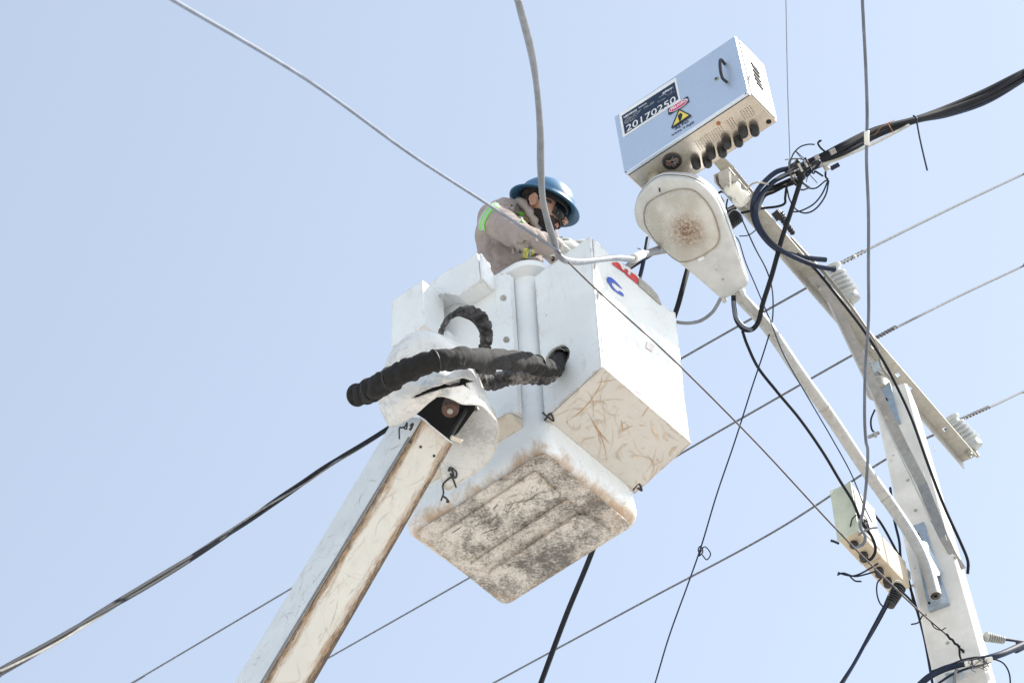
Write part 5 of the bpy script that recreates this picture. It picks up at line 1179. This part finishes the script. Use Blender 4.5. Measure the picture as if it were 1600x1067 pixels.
cable('thin_wire', [(1147, 368, 15.15), (1155, 378, 15.15), (1165, 410, 15.12), (1180, 445, 15.1), (1203, 500, 15.05), (1225, 555, 14.95), (1262, 620, 14.85), (1300, 685, 14.75), (1330, 740, 14.7), (1350, 790, 14.68), (1362, 815, 14.7)], .003, M['cable_navy'], 'thin navy wire running down behind the pipe arm to the terminal box', 'wire', n=6)
cable('thin_wire', [(1155, 369, 15.15), (1168, 368, 15.15), (1178, 362, 15.15), (1186, 354, 15.15)], .003, M['cable_navy'], 'short thin wire curling right of the coiled clamp', 'wire', n=6)
cable('feed_cable', [(1160, 517, 15.0), (1168, 540, 14.98), (1185, 575, 14.95), (1215, 613, 14.9), (1250, 655, 14.85), (1285, 705, 14.8), (1312, 750, 14.72), (1332, 782, 14.65), (1345, 812, 14.6), (1362, 838, 14.6), (1368, 858, 14.58), (1362, 872, 14.57), (1352, 876, 14.58)], .0072, M['cable_black'], 'black feed cable running diagonally from lamp loop to terminal box')
cable('hanging_cable', [(1092, 365, 15.4), (1082, 395, 15.3), (1072, 430, 15.1), (1064, 460, 15.0), (1055, 490, 14.95), (1020, 590, 14.95), (970, 735, 14.9), (925, 862, 14.75), (885, 960, 14.6), (845, 1067, 14.4), (835, 1095, 14.3), (760, 1300, 13.4), (600, 1800, 11.5)], .0125, M['cable_black'], 'thick black cable emerging below the bucket to the bottom edge')
cable('lamp_lead', [(1054, 503, 15.0), (1075, 505, 15.0), (1095, 501, 15.0), (1112, 489, 14.98), (1121, 476, 14.96), (1126, 466, 14.95)], .0085, M['cable_pale'], 'pale cable arching from the right cover up to the lamp neck')
cable('short_cable', [(1012, 372, 15.6), (1008, 395, 15.5), (1004, 415, 15.45), (999, 436, 15.4)], .010, M['cable_navy'], 'navy cable stub standing between the bucket top and lamp')
cable('short_cable', [(1040, 392, 15.55), (1010, 398, 15.5), (985, 413, 15.45), (965, 430, 15.4)], .014, M['galv_dark'], 'grey bare cable stub leaving the bucket behind the pale cable')
cable('arc_wire', [(1004, 392, 14.5), (999, 389, 14.5), (996, 388, 14.5)], .002, M['cable_black'], 'tiny wire whisker beside the pale cable joint', 'wire', n=5)
wj = tube('tape_joint', cr([P(990, 404, 14.08), P(998, 400, 14.2), P(1004, 397, 14.3)], 5), .021, M['ceramic_white'], None, 12); tag(wj, 'white taped joint on the pale cable left of the lamp', 'cable joint')
# cable along crossarm and down the pole
cable('pole_cable', [(1225, 372, 15.5), (1248, 396, 15.55), (1275, 422, 15.6), (1310, 465, 15.6), (1345, 510, 15.65), (1378, 560, 15.7), (1402, 605, 15.65), (1425, 655, 15.45), (1450, 725, 15.2), (1475, 790, 15.05), (1500, 845, 14.95), (1512, 875, 14.9), (1512, 896, 14.88)], .0075, M['cable_black'], 'black cable following the crossarm and down the pole front')
cable('pole_cable', [(1280, 415, 15.62), (1310, 452, 15.62), (1345, 500, 15.68), (1370, 540, 15.75), (1376, 570, 15.75), (1390, 590, 15.75)], .005, M['cable_white'], 'thin pale cable lying on the crossarm beside the black one')
cable('pole_cable', [(1236, 372, 15.6), (1262, 400, 15.62), (1290, 430, 15.65), (1330, 480, 15.7), (1365, 530, 15.75)], .008, M['galv_dark'], 'dull grey cable along the crossarm top edge')
cable('side_cable', [(1391, 762, 15.6), (1394, 785, 15.5), (1398, 815, 15.4), (1405, 845, 15.3), (1408, 875, 15.2), (1418, 905, 15.1), (1432, 950, 15.0), (1445, 1000, 14.9), (1457, 1067, 14.8), (1462, 1090, 14.75), (1510, 1350, 13.9), (1590, 1800, 12.9)], .0065, M['cable_navy'], 'navy cable hugging the left edge of the pole')
cable('side_cable', [(1354, 790, 15.2), (1375, 815, 15.1), (1395, 850, 15.05), (1412, 885, 15.0), (1422, 915, 15.0), (1428, 945, 14.95)], .006, M['cable_black'], 'black cable over the bracket to the left pole edge')
cable('lower_cable', [(1385, 942, 14.6), (1362, 985, 14.5), (1338, 1030, 14.4), (1316, 1067, 14.3), (1300, 1094, 14.2), (1190, 1290, 13.4), (950, 1750, 11.8)], .0085, M['cable_navy'], 'navy cable leaving the lower dead-end clamp to the bottom edge, thicker')
cable('lower_cable', [(1388, 944, 14.62), (1366, 984, 14.52), (1340, 1026, 14.42), (1313, 1067, 14.32), (1296, 1094, 14.2), (1186, 1290, 13.4), (946, 1750, 11.8)], .005, M['cable_black'], 'thin black cable beside the navy one below the dead-end clamp')
cable('box_lead', [(1384, 905, 14.6), (1395, 916, 14.62), (1410, 925, 14.7), (1425, 940, 14.75), (1434, 956, 14.75)], .0055, M['cable_black'], 'black lead from the terminal box to the pole face')
cable('box_lead', [(1378, 902, 14.6), (1371, 910, 14.6), (1370, 925, 14.6), (1374, 940, 14.6), (1382, 950, 14.6)], .0035, M['cable_black'], 'thin black lead drooping beside the ribbed clamp')
cable('box_lead', [(1335, 840, 14.6), (1329, 828, 14.6), (1331, 812, 14.6), (1338, 804, 14.6)], .003, M['cable_black'], 'thin curved lead around the beige box corner')
cable('box_lead', [(1341, 836, 14.55), (1352, 828, 14.55), (1362, 825, 14.55), (1371, 824, 14.55)], .005, M['cable_pale'], 'pale short lead at the taped splice')
for k, pts in enumerate(([(1372, 880, 14.72), (1350, 893, 14.7), (1335, 899, 14.7), (1322, 898, 14.7), (1309, 894, 14.7)], [(1375, 890, 14.72), (1352, 897, 14.7), (1335, 900, 14.7), (1318, 895, 14.7), (1308, 898, 14.7)], [(1328, 900, 14.7), (1336, 907, 14.7), (1346, 908, 14.7)])):
    cable('cut_wire', pts, .0042, M['cable_navy'], ('frayed navy wire end left of the box, upper strand', 'frayed navy wire end left of the box, lower strand', 'navy wire end curling down left of the box')[k], 'wire', n=6)
cable('cut_wire', [(1311, 849, 14.6), (1304, 846, 14.6), (1298, 844, 14.6)], .006, M['cable_black'], 'small black fixing tail at the green cover lower corner', 'wire', n=6, fn=lambda i, a, p: 1 + .5 * math.sin(i * 2))
cable('heavy_cable', [(1425, 1082, 14.5), (1450, 1058, 14.5), (1480, 1043, 14.5), (1520, 1033, 14.55), (1560, 1023, 14.6), (1600, 1006, 14.8), (1640, 988, 15), (2100, 740, 17.5)], .0155, M['cable_navy'], 'thick navy cable crossing the pole near the bottom edge')
cable('thin_wire', [(1455, 1048, 14.5), (1480, 1040, 14.5), (1505, 1030, 14.5), (1530, 1026, 14.5), (1552, 1029, 14.5), (1568, 1036, 14.5), (1577, 1052, 14.5), (1579, 1075, 14.5)], .004, M['cable_black'], 'thin black wire arching over the clamp at the pole foot', 'wire', n=6)
cable('thin_wire', [(1466, 1067, 14.5), (1490, 1052, 14.5), (1520, 1041, 14.5), (1548, 1033, 14.5)], .006, M['cable_navy'], 'second navy wire under the thick cable at the bottom', 'wire', n=6)
cable('thin_wire', [(1424, 975, 14.75), (1435, 972, 14.7), (1441, 962, 14.7), (1448, 960, 14.7)], .0035, M['cable_black'], 'short curled wire on the pole edge beside the plate', 'wire', n=6)
cable('thin_wire', [(1455, 972, 14.62), (1460, 980, 14.62), (1470, 984, 14.62), (1478, 980, 14.62)], .0025, M['cable_black'], 'fine curl of wire on the pole beneath the mounting plate', 'wire', n=6)
cable('thin_wire', [(1499, 1008, 14.6), (1500, 1025, 14.6), (1506, 1034, 14.6), (1516, 1037, 14.6)], .005, M['cable_black'], 'black tail bending into the white clamp on the pole', 'wire', n=6)
cable('pole_feed', [(1568, 998, 14.9), (1584, 1000, 14.95), (1604, 1003, 15.05), (1640, 1008, 15.2), (2100, 1040, 17.5)], .0075, M['cable_navy'], 'navy cable from the right dead-end clamp to the right edge')

# dead-end clamps with ribbed bodies
def ribbed(a, b_, r, mat, label, nrib=9):
    a, b_ = P3(a), P3(b_); d = b_ - a; L_ = d.length; t_ = thing('dead_end_clamp', a, label, 'cable clamp', 'ribbed dead-end cable clamps'); pr = [(0, r * .5)]
    for k in range(nrib):
        x = L_ * (k + .1) / nrib; w_ = L_ / nrib; rk = r * (1 - .25 * k / nrib); pr += [(x, rk * .7), (x + w_ * .12, rk), (x + w_ * .48, rk), (x + w_ * .6, rk * .7)]
    pr.append((L_, r * .4)); lathe_o('ribbed_body', a, d, pr, mat, t_, 16, 30); tube('bail_wire', cr([a - d * .25, a - d * .1 + d.orthogonal().normalized() * r * .9, a + d * .5 + d.orthogonal().normalized() * r * .95, b_], 5), .003, M['galv'], t_, 6)
    return t_
ribbed((1405, 917, 14.7), (1389, 946, 14.62), .034, M['rubber'], 'black ribbed dead-end clamp below the terminal box')
ribbed((1540, 994, 14.85), (1569, 1000, 14.9), .024, simple('grey_plastic', (.33, .34, .33), .5), 'grey ribbed dead-end clamp on the right of the pole', 8)
ribbed((1152, 338, 15.2), (1134, 356, 15.15), .036, M['rubber'], 'black coiled dead-end clamp tucked behind the lamp rim', 8)
ribbed((1218, 336, 15.5), (1240, 366, 15.55), .018, M['rubber'], 'small black ribbed connector on the crossarm edge', 8)
# meter box hanger and white insulator
hb = thing('meter_hanger', P(1135, 262, 15.2), 'galvanised hanger joining meter box to crossarm end', 'bracket')
q_ = [P(x, y, 15.16) for x, y in ((1111, 250), (1126, 241), (1148, 262), (1134, 276))]; bm = bmesh.new(); prism(bm, q_, cdir(0, 0, .02)); bmobj('hanger_strap', bm, M['galv_old'], hb)
bm = bmesh.new(); prism(bm, [P(x, y, 15.12) for x, y in ((1122, 271), (1138, 263), (1150, 288), (1134, 298), (1124, 287))], cdir(0, 0, .03), .003); bmobj('hanger_cheek', bm, M['galv'], hb)
bm = bmesh.new(); prism(bm, [P(x, y, 15.26) for x, y in ((1138, 262), (1146, 260), (1182, 305), (1170, 312))], cdir(0, 0, .03), .002); bmobj('hanger_plate', bm, M['galv_dark'], hb)
tube('hanger_pin', [P(1140, 268, 15.05), P(1142, 296, 15.05)], .005, M['ceramic_white'], hb, 8)
lathe_o('hanger_bolt', P(1147, 281, 15.08), -cdir(.1, 0, 1), [(0, .022), (.008, .022), (.009, .012), (.02, .012)], M['galv'], hb, 16)
wi = thing('spool_insulator', P(1152, 300, 15.1), 'white porcelain spool insulator under the meter box hanger', 'insulator')
bm = bmesh.new(); lathe(bm, P(1140, 289, 15.08), cdir(.62, -.70, .3), [(0, .026), (.004, .038), (.03, .042), (.045, .032), (.06, .030), (.075, .044), (.10, .046), (.115, .034), (.118, .015)], 26); bmobj('porcelain', bm, M['ceramic_white'], wi, True, 50)
lathe_o('spool_bolt', P(1136, 284, 15.06), cdir(.62, -.70, .3), [(0, .012), (.16, .012)], M['galv'], wi, 8)
sbk = thing('small_bracket', P(1124, 316, 15.2), 'small beige steel lug showing beside the lamp rim', 'bracket')
boxo('lug_plate', P(1123, 315, 15.2), cdir(.8, .5, 0), cdir(-.5, .8, 0), cdir(0, 0, 1), .05, .035, .03, M['galv_old'], sbk, .004); tube('lug_rod', cr([P(1117, 308, 15.2), P(1126, 300, 15.2), P(1137, 303, 15.2)], 5), .006, M['cable_black'], sbk, 6)
# the knot: clamps and tape lumps where all cables meet
kt = thing('cable_knot', P(1245, 270, 15.3), 'dark tangle of clamps, tape and ties where the cables meet', 'cable knot')
bm = bmesh.new()
for (x, y, rx, ry) in ((1240, 262, .030, .024), (1250, 270, .028, .026), (1232, 270, .022, .018), (1246, 253, .014, .014), (1262, 262, .030, .014), (1275, 254, .026, .014), (1254, 278, .018, .014)): ellip(bm, P(x, y, 15.26), cdir(.9, .4, 0), cdir(-.4, .9, 0), cdir(0, 0, 1), rx, ry, .024, 12)
link('taped_core', remeshed(bm, .006, 1), M['rubber'], kt, True)
for (x, y, w_, h_, mt) in ((1301, 237, .030, .028, 'galv_dark'), (1276, 246, .024, .024, 'galv_dark'), (1250, 262, .012, .045, 'galv'), (1244, 266, .030, .008, 'galv'), (1259, 256, .010, .04, 'galv'), (1240, 275, .02, .014, 'galv_old'), (1292, 262, .030, .026, 'galv_old'), (1284, 259, .026, .014, 'galv_dark')):
    boxo('connector', P(x, y, 15.2), cdir(.87, .45, .1), cdir(-.45, .87, 0), cdir(-.1, 0, 1), w_, h_, .022, M[mt], kt, .003)
lathe_o('connector_bolt', P(1293, 263, 15.18), cdir(-.1, -.2, -1), [(0, .012), (.012, .011), (.014, .006)], M['galv'], kt, 6); tube('connector_stub', [P(1298, 264, 15.2), P(1311, 257, 15.2)], .011, M['cable_navy'], kt, 8); tube('connector_stub', [P(1282, 222, 15.29), P(1281, 219, 15.29)], .008, M['cable_black'], kt, 8)
for k in range(9):
    c0 = P(random.uniform(1230, 1270), random.uniform(252, 284), 15.2); a = [c0 + cdir(random.uniform(-.05, .05), random.uniform(-.05, .05), random.uniform(-.02, .02)) for _ in range(4)]
    tube('tie_wire', cr(a, 5), random.choice((.002, .0035, .005)), M[random.choice(('cable_black', 'alum', 'cable_navy'))], kt, 6)
rk = thing('rubber_connector', P(1215, 340, 15.45), 'square black connector with pins on the upper crossarm', 'connector')
boxo('connector_body', P(1214, 337, 15.42), cdir(.8, .6, 0), cdir(-.6, .8, 0), cdir(0, 0, 1), .035, .045, .03, M['rubber'], rk, .003)
for k in range(4): tube('pin', [P(1219 + k * 2, 334 + k * 4, 15.4), P(1224 + k * 2, 331 + k * 4, 15.4)], .004, M['rubber'], rk, 6)
# clamps on the pole near the bottom edge
pk = thing('pole_clamp', P(1520, 1036, 14.6), 'white clamp and tie wires on the pole by the thick navy cable', 'clamp')
for x, y, w_ in ((1512, 1036, .03), (1528, 1034, .045), (1545, 1030, .035)): boxo('clamp_jaw', P(x, y, 14.48), cdir(.97, .2, 0), cdir(-.2, .97, 0), cdir(0, 0, 1), w_, .022, .025, M['ceramic_white'], pk, .004)
for k in range(10):
    a = [P(random.uniform(1512, 1550), random.uniform(1026, 1050), 14.45) for _ in range(3)]; tube('tie_wire', cr(a, 4), .0018, M['alum'], pk, 5)
pk2 = thing('cable_saddle', P(1492, 1055, 14.6), 'galvanised cable saddle cut by the bottom edge of the photo', 'bracket')
boxo('saddle_plate', P(1491, 1058, 14.6), cdir(.97, .15, 0), cdir(-.15, .97, 0), cdir(0, 0, 1), .08, .05, .03, M['galv_plate'], pk2, .006); lathe_o('saddle_bolt', P(1494, 1056, 14.56), -cdir(0, 0, 1), [(0, .012), (.02, .012)], M['galv'], pk2, 6); tube('saddle_lead', cr([P(1496, 1044, 14.5), P(1492, 1055, 14.5), P(1492, 1080, 14.5)], 5), .008, M['cable_pale'], pk2, 8)
